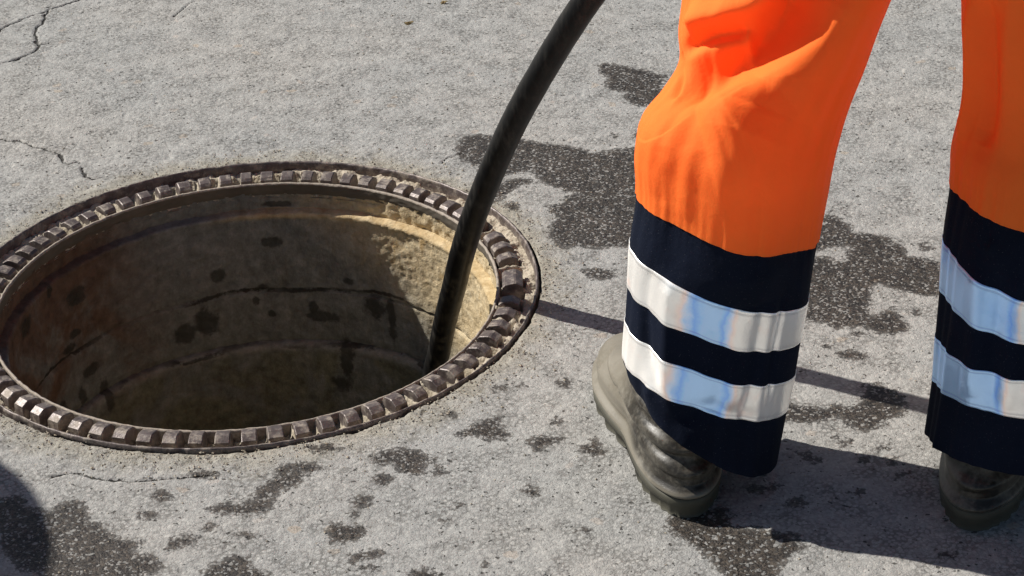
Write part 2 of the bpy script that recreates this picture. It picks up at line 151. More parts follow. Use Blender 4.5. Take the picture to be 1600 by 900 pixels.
def fbm(x, y, s=0, o=4):
    t = 0; a = 1; n = 0
    for k in range(o):
        t = t + a * vnoise(x * 2 ** k + 17.3 * k, y * 2 ** k + 5.1 * k, s + k); n += a; a *= .5
    return t / n

class NT:
    """small node-tree writer"""
    def __init__(s, name):
        s.mat = bpy.data.materials.new(name); s.mat.use_nodes = True
        s.t = s.mat.node_tree; s.t.nodes.clear()
        s.out = s.n("ShaderNodeOutputMaterial"); s.b = s.n("ShaderNodeBsdfPrincipled")
        s.l(s.b.outputs[0], s.out.inputs[0])
        s.geo = s.n("ShaderNodeNewGeometry")
    def n(s, typ, **kw):
        q = s.t.nodes.new(typ)
        for k, v in kw.items(): setattr(q, k, v)
        return q
    def l(s, a, b): s.t.links.new(a, b)
    def set(s, sock, v):
        if hasattr(v, "is_output") or isinstance(v, bpy.types.NodeSocket): s.l(v, sock)
        else: sock.default_value = v
    def noise(s, scale, detail=4, rough=.55, vec=None, dist=0):
        q = s.n("ShaderNodeTexNoise"); q.inputs["Scale"].default_value = scale
        q.inputs["Detail"].default_value = detail; q.inputs["Roughness"].default_value = rough
        q.inputs["Distortion"].default_value = dist
        s.l(vec or s.geo.outputs["Position"], q.inputs["Vector"]); return q.outputs["Fac"]
    def voro(s, scale, vec=None, feature='F1', rand=1.0):
        q = s.n("ShaderNodeTexVoronoi"); q.feature = feature
        q.inputs["Scale"].default_value = scale; q.inputs["Randomness"].default_value = rand
        s.l(vec or s.geo.outputs["Position"], q.inputs["Vector"]); return q
    def m(s, op, a, b=0.0, c=None, clamp=False):
        q = s.n("ShaderNodeMath", operation=op, use_clamp=clamp)
        s.set(q.inputs[0], a); s.set(q.inputs[1], b)
        if c is not None: s.set(q.inputs[2], c)
        return q.outputs[0]
    def ramp(s, fac, stops, interp='LINEAR'):
        q = s.n("ShaderNodeValToRGB"); q.color_ramp.interpolation = interp
        e = q.color_ramp.elements
        while len(e) < len(stops): e.new(.5)
        for k, (p, c) in enumerate(stops):
            e[k].position = p; e[k].color = (*c, 1) if len(c) == 3 else c
        s.set(q.inputs[0], fac); return q.outputs[0]
    def g(s, fac, a, b):
        """smooth 0..1 step of fac between a and b"""
        q = s.n("ShaderNodeMapRange", interpolation_type='SMOOTHSTEP')
        s.set(q.inputs[0], fac); q.inputs[1].default_value = a; q.inputs[2].default_value = b
        return q.outputs[0]
    def mix(s, fac, a, b, blend='MIX'):
        q = s.n("ShaderNodeMix", data_type='RGBA', blend_type=blend)
        s.set(q.inputs[0], fac)
        for sock, v in ((q.inputs[6], a), (q.inputs[7], b)):
            s.set(sock, (*v, 1) if isinstance(v, tuple) and len(v) == 3 else v)
        return q.outputs[2]
    def attr(s, name):
        q = s.n("ShaderNodeAttribute"); q.attribute_name = name; return q.outputs["Fac"]
    def xyz(s):
        q = s.n("ShaderNodeSeparateXYZ"); s.l(s.geo.outputs["Position"], q.inputs[0]); return q.outputs
    def bump(s, h, strength=.5, dist=.001, prev=None):
        q = s.n("ShaderNodeBump"); q.inputs["Strength"].default_value = strength
        q.inputs["Distance"].default_value = dist; s.l(h, q.inputs["Height"])
        if prev: s.l(prev, q.inputs["Normal"])
        return q.outputs[0]
    def fin(s, color, rough=.8, normal=None, metal=0.0, spec=None):
        s.set(s.b.inputs["Base Color"], (*color, 1) if isinstance(color, tuple) and len(color) == 3 else color)
        s.set(s.b.inputs["Roughness"], rough); s.set(s.b.inputs["Metallic"], metal)
        if spec is not None: s.set(s.b.inputs["Specular IOR Level"], spec)
        if normal: s.l(normal, s.b.inputs["Normal"])
        return s.mat

HC = np.array([-0.3345, 0.0281])         # centre of the manhole
R_HOLE = 0.3722

# ------------------------------------------------------------------ materials
def mat_asphalt():
    t = NT("asphalt")
    pos = t.geo.outputs["Position"]
    # slightly warped lookup so the stones are irregular
    w = t.n("ShaderNodeTexNoise"); w.inputs["Scale"].default_value = 160; w.inputs["Detail"].default_value = 2
    t.l(pos, w.inputs["Vector"])
    wv = t.n("ShaderNodeVectorMath", operation='MULTIPLY_ADD')
    t.l(w.outputs["Color"], wv.inputs[0]); wv.inputs[1].default_value = (.004, .004, .004); t.l(pos, wv.inputs[2])
    p2 = wv.outputs[0]
    v1 = t.voro(215, p2); v2 = t.voro(430, p2); v3 = t.voro(95, p2)
    s1 = t.n("ShaderNodeSeparateColor"); t.l(v1.outputs["Color"], s1.inputs[0])
    s2 = t.n("ShaderNodeSeparateColor"); t.l(v2.outputs["Color"], s2.inputs[0])
    s3 = t.n("ShaderNodeSeparateColor"); t.l(v3.outputs["Color"], s3.inputs[0])
    stone = t.ramp(s1.outputs[0], [(0, (.17, .165, .155)), (.12, (.27, .262, .247)), (.45, (.36, .352, .333)), (.8, (.43, .42, .395)), (.93, (.5, .485, .45)), (1, (.64, .62, .57))])
    fine = t.ramp(s2.outputs[1], [(0, (.15, .145, .135)), (.2, (.3, .292, .275)), (.8, (.4, .392, .37)), (1, (.62, .61, .57))])
    base = t.mix(.42, t.mix(.5, stone, fine), (.362, .366, .352))
    # odd tan / pink pebbles
    odd = t.m('GREATER_THAN', s3.outputs[1], .993)
    base = t.mix(t.m('MULTIPLY', odd, .35), base, t.ramp(s3.outputs[2], [(0, (.45, .33, .2)), (.5, (.5, .42, .36)), (1, (.62, .6, .55))]))
    # binder seen between the stones, in patches where more of it is left
    n_big = t.noise(3.2, 5); n_mid = t.noise(22, 4)
    gap = t.g(v1.outputs["Distance"], .42, .62)
    gapm = t.m('MULTIPLY', gap, t.g(n_mid, .38, .62))
    base = t.mix(t.m('MULTIPLY', gapm, .6), base, (.12, .115, .105))
    pit = t.g(t.noise(125, 2, .5), .66, .70)
    base = t.mix(t.m('MULTIPLY', pit, .85), base, (.045, .042, .036))
    base = t.mix(t.g(n_big, .3, .7), base, t.mix(1.0, base, (1.10, 1.065, 1.035), 'MULTIPLY'))
    base = t.mix(t.m('MULTIPLY', t.g(n_mid, .45, .75), .35), base, t.mix(1.0, base, (.84, .85, .86), 'MULTIPLY'))
    # sandy dirt along the frame
    x, y, z = t.xyz()
    dx = t.m('SUBTRACT', x, float(HC[0])); dy = t.m('SUBTRACT', y, float(HC[1]))
    rr = t.m('SQRT', t.m('ADD', t.m('MULTIPLY', dx, dx), t.m('MULTIPLY', dy, dy)))
    dn = t.m('ADD', rr, t.m('MULTIPLY', t.noise(26, 5), .09))
    dirt = t.m('SUBTRACT', 1.0, t.g(dn, .405, .475))
    base = t.mix(t.m('MULTIPLY', dirt, .7), base, t.ramp(t.noise(210, 4, .7), [(.3, (.1, .085, .06)), (.5, (.33, .295, .22)), (.7, (.47, .43, .34))]))
    # water stains: edge broken by the stones
    wet = t.m('ADD', t.attr("wet"), t.m('MULTIPLY', t.m('SUBTRACT', t.noise(90, 4, .7), .5), .030))
    wet = t.m('ADD', wet, t.m('MULTIPLY', t.m('SUBTRACT', s1.outputs[1], .5), .006))
    wetm = t.g(wet, -.0020, .0022)
    dry = t.m('ADD', t.m('GREATER_THAN', s1.outputs[2], .96), t.m('GREATER_THAN', s2.outputs[2], .90), clamp=True)
    wetm = t.m('MULTIPLY', wetm, t.m('SUBTRACT', 1.0, t.m('MULTIPLY', dry, .7)))
    wetm = t.m('MULTIPLY', wetm, t.m('ADD', .84, t.m('MULTIPLY', .16, t.g(t.attr("wet"), .002, .009))))
    wcol = t.mix(1.0, t.mix(.25, base, (.27, .235, .19)), (.165, .143, .130), 'MULTIPLY')
    wcol = t.mix(t.g(s2.outputs[0], .3, .95), t.mix(1.0, wcol, (.55, .55, .56), 'MULTIPLY'), t.mix(1.0, wcol, (1.55, 1.5, 1.38), 'MULTIPLY'))
    col = t.mix(wetm, base, wcol)  # wet colour also carries the boot's contact shadow at the heel stain
    # cracks
    ck = t.m('ADD', t.attr("crack"), t.m('MULTIPLY', t.m('SUBTRACT', t.noise(240, 3, .6), .5), .0045))
    col = t.mix(t.m('MULTIPLY', t.g(ck, -.0006, .0005), .9), col, (.022, .02, .016))
    h = t.m('MULTIPLY', t.m('SUBTRACT', .6, v1.outputs["Distance"]), t.m('ADD', .5, s1.outputs[2]))
    h = t.m('ADD', t.m('MULTIPLY', h, .55), t.m('MULTIPLY', t.m('SUBTRACT', .6, v2.outputs["Distance"]), .55))
    h = t.m('ADD', h, t.m('MULTIPLY', t.noise(480, 5, .75), 1.1))
    h = t.m('SUBTRACT', h, t.m('MULTIPLY', pit, 1.2))
    h = t.m('SUBTRACT', h, t.m('MULTIPLY', t.g(ck, -.0006, .0005), 2.0))
    nrm = t.bump(h, 1.0, .0010)
    rough = t.m('SUBTRACT', .92, t.m('MULTIPLY', wetm, .42))
    return t.fin(col, rough, nrm, spec=.35)

def mat_iron(name="cast_iron", d0=.46, d1=.62, amt=.8):
    t = NT(name)
    n1 = t.noise(60, 5); n2 = t.noise(400, 3); n3 = t.noise(18, 3)
    col = t.ramp(n1, [(.3, (.078, .059, .054)), (.5, (.125, .098, .090)), (.7, (.18, .148, .134))])
    col = t.mix(t.m('MULTIPLY', t.g(n2, .55, .7), .3), col, (.3, .25, .22))
    sep = t.n("ShaderNodeSeparateXYZ"); t.l(t.geo.outputs["Normal"], sep.inputs[0])
    dust = t.m('MULTIPLY', t.g(t.noise(75, 6, .7), d0, d1), amt)
    col = t.mix(dust, col, t.ramp(n2, [(.3, (.3, .25, .2)), (.7, (.46, .4, .33))]))
    rough = t.m('ADD', .42, t.m('MULTIPLY', dust, .4))
    h = t.m('ADD', n1, t.m('MULTIPLY', n2, .35))
    return t.fin(col, rough, t.bump(h, .7, .0012), metal=.25, spec=.5)

def mat_dirt():
    t = NT("packed_sand")
    n1 = t.noise(120, 6, .7); n2 = t.noise(20, 3); v = t.voro(260)
    col = t.ramp(n1, [(.25, (.12, .095, .07)), (.45, (.44, .38, .29)), (.62, (.51, .45, .36)), (.8, (.62, .56, .47))])
    col = t.mix(t.m('MULTIPLY', t.g(n2, .5, .7), .4), col, (.3, .24, .15))
    h = t.m('ADD', n1, t.m('MULTIPLY', v.outputs["Distance"], -.5))
    return t.fin(col, .95, t.bump(h, 1.0, .002), spec=.2)

def mat_wall():
    t = NT("stained_concrete")
    x, y, z = t.xyz()
    th = t.m('ARCTAN2', t.m('SUBTRACT', y, float(HC[1])), t.m('SUBTRACT', x, float(HC[0])))
    th = t.m('ADD', th, t.m('MULTIPLY', t.m('LESS_THAN', th, -2.0), 2 * PI))
    n1 = t.noise(9, 6, .6, dist=.6); n2 = t.noise(55, 6, .7); n3 = t.noise(260, 4, .7); n4 = t.noise(4, 3)
    sc = t.n("ShaderNodeVectorMath", operation='MULTIPLY'); t.l(t.geo.outputs["Position"], sc.inputs[0]); sc.inputs[1].default_value = (1, 1, .16)
    run = t.noise(70, 5, .65, vec=sc.outputs[0])
    grey = t.ramp(n2, [(.25, (.11, .110, .097)), (.5, (.20, .201, .180)), (.75, (.32, .32, .29))])
    red = t.ramp(n2, [(.3, (.085, .055, .037)), (.7, (.20, .125, .082))])
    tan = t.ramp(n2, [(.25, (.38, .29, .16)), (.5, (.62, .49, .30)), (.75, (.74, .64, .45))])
    green = t.ramp(n2, [(.3, (.085, .085, .058)), (.7, (.26, .25, .18))])
    col = grey
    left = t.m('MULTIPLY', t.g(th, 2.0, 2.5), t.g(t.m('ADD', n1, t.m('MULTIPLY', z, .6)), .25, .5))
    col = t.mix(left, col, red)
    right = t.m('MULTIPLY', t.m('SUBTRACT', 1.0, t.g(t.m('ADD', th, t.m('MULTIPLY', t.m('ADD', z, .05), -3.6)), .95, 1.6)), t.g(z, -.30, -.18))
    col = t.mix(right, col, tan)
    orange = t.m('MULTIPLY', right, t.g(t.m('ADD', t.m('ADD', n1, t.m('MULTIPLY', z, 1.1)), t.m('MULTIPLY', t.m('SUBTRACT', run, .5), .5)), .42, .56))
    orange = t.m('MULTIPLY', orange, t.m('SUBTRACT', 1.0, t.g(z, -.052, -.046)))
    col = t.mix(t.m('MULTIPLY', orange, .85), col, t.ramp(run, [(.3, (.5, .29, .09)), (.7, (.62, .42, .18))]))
    ledge = t.m('MULTIPLY', t.m('SUBTRACT', 1.0, t.g(th, 1.55, 1.95)), t.g(z, -.060, -.052))  # orange mortar ledge, its colour brightened only along the sunlit stretch
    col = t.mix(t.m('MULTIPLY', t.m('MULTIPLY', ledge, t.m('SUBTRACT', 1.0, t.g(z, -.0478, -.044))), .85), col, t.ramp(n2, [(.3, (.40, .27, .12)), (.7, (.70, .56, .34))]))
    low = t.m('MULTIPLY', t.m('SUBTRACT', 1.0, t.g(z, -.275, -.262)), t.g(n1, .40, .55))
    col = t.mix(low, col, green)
    col = t.mix(t.m('MULTIPLY', t.g(run, .52, .7), .35), col, t.mix(1.0, col, (.55, .5, .42), 'MULTIPLY'))
    speck = t.g(n3, .6, .72)
    col = t.mix(t.m('MULTIPLY', speck, .5), col, (.1, .085, .06))
    # wall blackened with depth: the shaft's shade put into the colour
    depth_shade = t.m('SUBTRACT', 1.0, t.g(t.m('ADD', z, t.m('MULTIPLY', n1, .12)), -.42, -.30))
    col = t.mix(t.m('MULTIPLY', depth_shade, .85), col, (.035, .032, .024))
    shelf = t.m('MULTIPLY', t.g(z, -.272, -.263), t.m('SUBTRACT', 1.0, t.g(z, -.2585, -.2565)))
    col = t.mix(t.m('MULTIPLY', shelf, .3), col, t.ramp(n2, [(.3, (.28, .26, .21)), (.7, (.46, .43, .36))]))
    wet = t.m('ADD', t.attr("wet"), t.m('MULTIPLY', t.m('SUBTRACT', t.noise(60, 5, .7), .5), 1.9))
    wm = t.g(wet, -.12, .35)
    col = t.mix(t.m('MULTIPLY', wm, .75), col, (.022, .02, .014))
    seam = t.attr("seam")
    sm = t.m('MULTIPLY', t.g(t.m('ADD', seam, t.m('MULTIPLY', t.m('SUBTRACT', t.noise(90, 5, .7), .5), 1.6)), .4, .8), t.g(t.noise(7, 3), .42, .6))
    col = t.mix(t.m('MULTIPLY', sm, .85), col, (.018, .015, .01))
    h = t.m('ADD', n2, t.m('MULTIPLY', n3, .5))
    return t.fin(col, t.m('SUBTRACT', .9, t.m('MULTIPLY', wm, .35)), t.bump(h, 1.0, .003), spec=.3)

def mat_rubber_hose():
    t = NT("hose_rubber")
    sc = t.n("ShaderNodeVectorMath", operation='MULTIPLY'); t.l(t.geo.outputs["Position"], sc.inputs[0]); sc.inputs[1].default_value = (1, 1, .25)
    n = t.noise(120, 5, .7, vec=sc.outputs[0]); n2 = t.noise(14, 3)
    d = t.m('MULTIPLY', t.g(n, .4, .75), t.g(n2, .3, .7))
    col = t.mix(t.m('MULTIPLY', d, .6), (.0065, .0065, .007), (.085, .078, .066))
    return t.fin(col, t.m('ADD', .40, t.m('MULTIPLY', d, .3)), t.bump(n, .35, .0006), spec=.22)

def cloth_weave(t, scale=900):
    wv = t.n("ShaderNodeTexWave"); wv.wave_type = 'BANDS'; wv.bands_direction = 'DIAGONAL'
    wv.inputs["Scale"].default_value = scale; wv.inputs["Distortion"].default_value = 1.5
    t.l(t.geo.outputs["Position"], wv.inputs["Vector"]); return wv.outputs["Fac"]

def mat_cloth(name, c1, c2, transl=0.0, rough=.85, lint=0.0, sheen=0.0):
    t = NT(name)
    n = t.noise(7, 4); n2 = t.noise(320, 3, .7)
    col = t.mix(t.g(n, .3, .7), c1, c2)
    col = t.mix(t.m('MULTIPLY', t.g(n2, .5, .8), .18), col, t.mix(1.0, col, (.7, .65, .6), 'MULTIPLY'))
    if lint:
        col = t.mix(t.m('MULTIPLY', t.g(t.noise(700, 2, .5), .66, .76), lint), col, (.35, .36, .38))
    h = t.m('ADD', t.m('MULTIPLY', cloth_weave(t), .25), n2)
    nrm = t.bump(h, .5, .0007)
    nrm = t.bump(t.noise(30, 4, .6, dist=.35), .35, .0035, nrm)
    m = t.fin(col, rough, nrm, spec=.15)
    if sheen: t.b.inputs["Sheen Weight"].default_value = sheen
    if transl:
        tr = t.n("ShaderNodeBsdfTranslucent"); t.l(col, tr.inputs[0]); t.l(nrm, tr.inputs[1])
        # thin fluorescent cloth: it sends back nearly all the orange it gets and passes some through
        t.l(t.mix(1.0, col, (transl, transl, transl), 'MULTIPLY'), tr.inputs[0])
        mx = t.n("ShaderNodeAddShader")
        t.l(t.b.outputs[0], mx.inputs[0]); t.l(tr.outputs[0], mx.inputs[1]); t.l(mx.outputs[0], t.out.inputs[0])
    return m

def mat_tape():
    t = NT("silver_reflective_tape")
    n = t.noise(30, 4, .6, dist=1.0); n2 = t.noise(500, 2); n3 = t.noise(12, 3)
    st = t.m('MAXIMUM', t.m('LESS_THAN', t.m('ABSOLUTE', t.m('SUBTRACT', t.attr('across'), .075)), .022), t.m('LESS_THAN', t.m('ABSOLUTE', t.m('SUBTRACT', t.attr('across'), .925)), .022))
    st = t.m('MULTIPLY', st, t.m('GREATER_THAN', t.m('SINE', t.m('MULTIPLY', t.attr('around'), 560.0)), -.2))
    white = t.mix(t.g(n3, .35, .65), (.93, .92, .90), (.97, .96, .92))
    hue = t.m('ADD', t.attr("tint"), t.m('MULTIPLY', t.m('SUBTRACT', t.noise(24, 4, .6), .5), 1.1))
    col = t.ramp(hue, [(.08, (.95, .935, .90)), (.22, (1.0, .80, .72)), (.36, (.62, .78, 1.0)), (.60, (.28, .52, 1.0)), (.85, (.45, .68, 1.0))])  # blue and peach: reflections put into the tape's colour
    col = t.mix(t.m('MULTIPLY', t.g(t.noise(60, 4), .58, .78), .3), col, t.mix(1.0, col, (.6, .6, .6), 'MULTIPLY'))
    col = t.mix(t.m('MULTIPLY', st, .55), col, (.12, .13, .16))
    nrm = t.bump(n, .25, .003); nrm = t.bump(n2, .4, .0004, nrm)
    t.fin(t.mix(1.0, col, (.60, .59, .58), 'MULTIPLY'), .6, nrm, metal=.0, spec=.2)
    # glass-bead film: a broad shiny lobe on top of the white backing
    gl = t.n("ShaderNodeBsdfGlossy"); gl.inputs["Roughness"].default_value = .38; t.l(col, gl.inputs["Color"]); t.l(nrm, gl.inputs["Normal"])
    ad = t.n("ShaderNodeAddShader"); t.l(t.b.outputs[0], ad.inputs[0]); t.l(gl.outputs[0], ad.inputs[1]); t.l(ad.outputs[0], t.out.inputs[0])
    return t.mat

def mat_boot():
    t = NT("muddy_olive_rubber")
    n = t.noise(18, 5); n2 = t.noise(160, 4, .7)
    x, y, z = t.xyz()
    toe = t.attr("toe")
    col = t.mix(t.g(t.m('ADD', toe, t.m('MULTIPLY', t.m('SUBTRACT', n, .5), .3)), .15, .85), t.mix(t.g(n, .35, .65), (.024, .021, .017), (.045, .040, .031)), (.21, .188, .148))  # heel base darkened for shade, toe paled for sunlight
    mud = t.m('MULTIPLY', t.g(t.m('ADD', t.m('MULTIPLY', n2, .5), n), .62, .95), .55)
    col = t.mix(mud, col, (.27, .245, .20))
    return t.fin(col, t.m('ADD', .32, t.m('MULTIPLY', mud, .45)), t.bump(n2, .35, .0008), spec=.4)

def mat_plain(name, c, rough=.6, metal=0.0, var=.25):
    t = NT(name)
    n = t.noise(30, 4)
    col = t.mix(t.g(n, .3, .7), c, tuple(v * (1 - var) for v in c))
    return t.fin(col, rough, t.bump(n, .2, .001), metal=metal)

M = dict(asphalt=mat_asphalt(), iron=mat_iron(d0=.46, d1=.64, amt=.7), dusty_or_lit=mat_iron('dusty_cast_iron', .30, .50, .93), grime=mat_plain('grimy_iron', (.15, .125, .095), .85, .1), dirt=mat_dirt(), wall=mat_wall(), hose=mat_rubber_hose(),
         orange=mat_cloth("orange_workwear", (1.0, .212, .036), (.96, .19, .03), transl=.42, rough=.75, sheen=0.0),
         navy=mat_cloth("navy_workwear", (.007, .011, .026), (.004, .007, .017), rough=.95, lint=.15),
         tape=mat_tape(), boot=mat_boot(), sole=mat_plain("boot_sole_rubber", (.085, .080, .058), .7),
         skin=mat_plain("skin", (.5, .3, .21), .5, var=.1), glove=mat_plain("work_glove", (.12, .11, .1), .8),
         hair=mat_plain("brown_hair", (.06, .04, .025), .6), drum=mat_plain("drum_paint", (.03, .08, .2), .45, .3),
         cap=mat_plain("white_plastic", (.7, .7, .68), .4, var=.05), leaf=mat_plain("dry_leaf", (.33, .24, .1), .8),
         water=mat_plain("dark_water", (.02, .02, .015), .08, var=.3))

# ------------------------------------------------------------------ ground
def seg_dist(P, a, b):
    d = b - a; L = max(d @ d, 1e-12)
    t = np.clip(((P - a) @ d) / L, 0, 1)
    q = P - a - t[:, None] * d
    return np.sqrt((q * q).sum(1))

def poly_sdf(P, poly):
    """positive inside"""
    poly = np.asarray(poly); n = len(poly)
    dist = np.full(len(P), 1e9); inside = np.zeros(len(P), bool)
    for k in range(n):
        a = poly[k]; b = poly[(k + 1) % n]
        dist = np.minimum(dist, seg_dist(P, a, b))
        c = (a[1] > P[:, 1]) != (b[1] > P[:, 1])
        xi = (b[0] - a[0]) * (P[:, 1] - a[1]) / ((b[1] - a[1]) or 1e-9) + a[0]
        inside ^= c & (P[:, 0] < xi)
    return np.where(inside, dist, -dist)

def build_ground():
    x0, x1, y0, y1, st = -1.0, 1.0, -.82, 1.25, .0026
    nx = int((x1 - x0) / st) + 1; ny = int((y1 - y0) / st) + 1
    X, Y = np.meshgrid(np.linspace(x0, x1, nx), np.linspace(y0, y1, ny), indexing='ij')
    X = X.ravel(); Y = Y.ravel()
    F = grid_faces(nx, ny)
    dx = X - HC[0]; dy = Y - HC[1]; R = np.hypot(dx, dy)
    ins = R < R_HOLE
    F = F[~ins[F].all(1)]
    X = np.where(ins, HC[0] + dx / np.maximum(R, 1e-6) * R_HOLE, X)
    Y = np.where(ins, HC[1] + dy / np.maximum(R, 1e-6) * R_HOLE, Y)
    R = np.where(ins, R_HOLE, R)
    used = np.zeros(len(X), bool); used[F.ravel()] = True
    remap = np.cumsum(used) - 1
    X = X[used]; Y = Y[used]; R = R[used]; F = remap[F]
    P = np.stack([X, Y], 1)
    edge = np.clip(np.minimum.reduce([X - x0, x1 - X, Y - y0, y1 - Y]) / .06, 0, 1)
    z = .0011 * fbm(X * 14, Y * 14, 3, 3) + .0004 * vnoise(X * 95, Y * 95, 9) + .0004 * vnoise(X * 190, Y * 190, 21)
    # lost stones: small pits
    p = vnoise(X * 120 + 40, Y * 120, 33)
    z -= .0016 * np.clip(p - .55, 0, 1) / .45 * (.4 + .6 * np.clip(fbm(X * 6, Y * 6, 50, 2) + .5, 0, 1))
    near = np.clip(1 - (R - R_HOLE) / .075, 0, 1)
    z += near * (.0022 * fbm(X * 70, Y * 70, 61, 3) - .001 - .0012 * np.clip(vnoise(X * 130, Y * 130, 70), 0, 1))
    z[R <= R_HOLE + 1e-6] -= .001
    wet = np.full(len(X), -.05)
    for poly in STAINS:  # heel stain outline also takes in the boot's contact shadow as colour
        q = np.array(poly); lo = q.min(0) - .03; hi = q.max(0) + .03
        s = np.nonzero((X > lo[0]) & (X < hi[0]) & (Y > lo[1]) & (Y < hi[1]))[0]
        if len(s): wet[s] = np.maximum(wet[s], poly_sdf(P[s], q))
    ck = np.full(len(X), -.03)
    for line, w in CRACKS:
        q = np.array(line); lo = q.min(0) - .02; hi = q.max(0) + .02
        s = np.nonzero((X > lo[0]) & (X < hi[0]) & (Y > lo[1]) & (Y < hi[1]))[0]
        if not len(s): continue
        d = np.full(len(s), 1.0)
        wob = np.stack([fbm(X[s] * 60, Y[s] * 60, 5, 2), fbm(X[s] * 60, Y[s] * 60, 8, 2)], 1) * .004
        for a, b in zip(q[:-1], q[1:]): d = np.minimum(d, seg_dist(P[s] + wob, a, b))
        ck[s] = np.maximum(ck[s], w * .0011 - d)
    z -= .0035 * np.clip((ck + .0012) / .002, 0, 1)
    z *= edge
    V = np.stack([X, Y, z], 1)
    # the road goes on to the horizon round the fine patch
    n0 = len(V); B = 250.0
    xs = [-B, x0, x1, B]; ys = [-B, y0, y1, B]
    ext = [(a, b, 0.0) for a in xs for b in ys]
    fe = [[n0 + i * 4 + j, n0 + (i + 1) * 4 + j, n0 + (i + 1) * 4 + j + 1, n0 + i * 4 + j + 1] for i in range(3) for j in range(3) if (i, j) != (1, 1)]
    V = np.vstack([V, ext]); F = np.vstack([F, fe])
    o = mesh_obj("asphalt_road", V, F, M["asphalt"])
    point_attr(o, "wet", np.concatenate([wet, np.full(16, -.05)]))  # stains, with the boot's contact shadow in the heel stain
    point_attr(o, "crack", np.concatenate([ck, np.full(16, -.03)]))
    tag(o, kind="structure")
build_ground()

# ------------------------------------------------------------------ manhole: shaft
def lathe(prof, n, jit=None):
    """prof [(R,z)...] from outside to inside; returns verts, faces"""
    th = np.arange(n) / n * 2 * PI
    prof = np.array(prof)
    Rr = np.repeat(prof[None, :, 0], n, 0); Z = np.repeat(prof[None, :, 1], n, 0); T = np.repeat(th[:, None], len(prof), 1)
    if jit: Rr, Z = jit(Rr, Z, T)
    V = np.stack([HC[0] + Rr * np.cos(T), HC[1] + Rr * np.sin(T), Z], -1).reshape(-1, 3)
    return V, grid_faces(n, len(prof), wrap_u=True)

def dens(prof, step):
    out = [prof[0]]
    for a, b in zip(prof[:-1], prof[1:]):
        k = max(1, int(math.hypot(b[0] - a[0], b[1] - a[1]) / step))
        for q in range(1, k + 1): out.append((a[0] + (b[0] - a[0]) * q / k, a[1] + (b[1] - a[1]) * q / k))
    return out

def build_shaft():
    root = empty("manhole_shaft", (HC[0], HC[1], 0))
    tag(root, kind="structure")
    tag(root, "round concrete shaft under the open manhole, stained tan and dark")
    # concrete bed under the iron frame
    V, F = lathe([(.46, -.030), (.355, -.030), (.3185, -.030)], 96)
    mesh_obj("mortar_bed", V, F, M["dirt"], root)
    def ring(name, prof, step, seams, amp=.0012):
        def jit(Rr, Z, T):
            a = fbm(T * 9, Z * 30, 3, 3) * amp * 1.6 + vnoise(T * 60, Z * 200, 8) * amp * .8
            right = np.clip(1 - np.abs((T + .3 + PI) % (2 * PI) - PI - .6) / .9, 0, 1)
            fade = np.clip((Z + .17) / .05, 0, 1)
            crust = np.clip(vnoise(T * 150, Z * 520, 12), 0, 1) * .0014 * right * fade + np.clip(vnoise(T * 80, Z * 300, 15) - .35, 0, 1) * .0025 * right * np.clip((Z + .12) / .05, 0, 1)
            return Rr - a - crust, Z + vnoise(T * 30, Z * 50, 2) * .0012
        V, F = lathe(dens(prof, step), 560, jit)
        o = mesh_obj(name, V, F, M["wall"], root)
        T = np.arctan2(V[:, 1] - HC[1], V[:, 0] - HC[0]); Z = V[:, 2]
        wet = np.full(len(V), -1.0)
        for t0, z0, rt, rz in BLOTS:
            dt = ((np.degrees(T) - t0 + 180) % 360 - 180) / rt; dz = (Z - z0) / rz
            wet = np.maximum(wet, 1 - np.sqrt(dt * dt + dz * dz))
        point_attr(o, "wet", wet)
        s = np.zeros(len(V))
        for zs, w in seams:
            s = np.maximum(s, 1 - np.abs(Z - zs - .006 * vnoise(T * 4, T * 0, 44)) / w)
        point_attr(o, "seam", s)
        return o
    ring("mortar_collar", [(.3175, -.02), (.3185, -.035), (.3190, -.0475)], .0022, [], .0022)
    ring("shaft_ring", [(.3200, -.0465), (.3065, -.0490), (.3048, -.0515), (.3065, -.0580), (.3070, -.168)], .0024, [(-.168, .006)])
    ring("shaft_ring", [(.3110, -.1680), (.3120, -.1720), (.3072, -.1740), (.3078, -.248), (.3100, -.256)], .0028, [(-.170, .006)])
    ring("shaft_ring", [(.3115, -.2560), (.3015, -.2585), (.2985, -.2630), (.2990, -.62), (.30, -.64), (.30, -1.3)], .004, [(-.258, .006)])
    V, F = lathe([(.31, -1.28), (.2, -1.281), (.0005, -1.282)], 64)
    mesh_obj("sump_water", V, F, M["water"], root)
build_shaft()

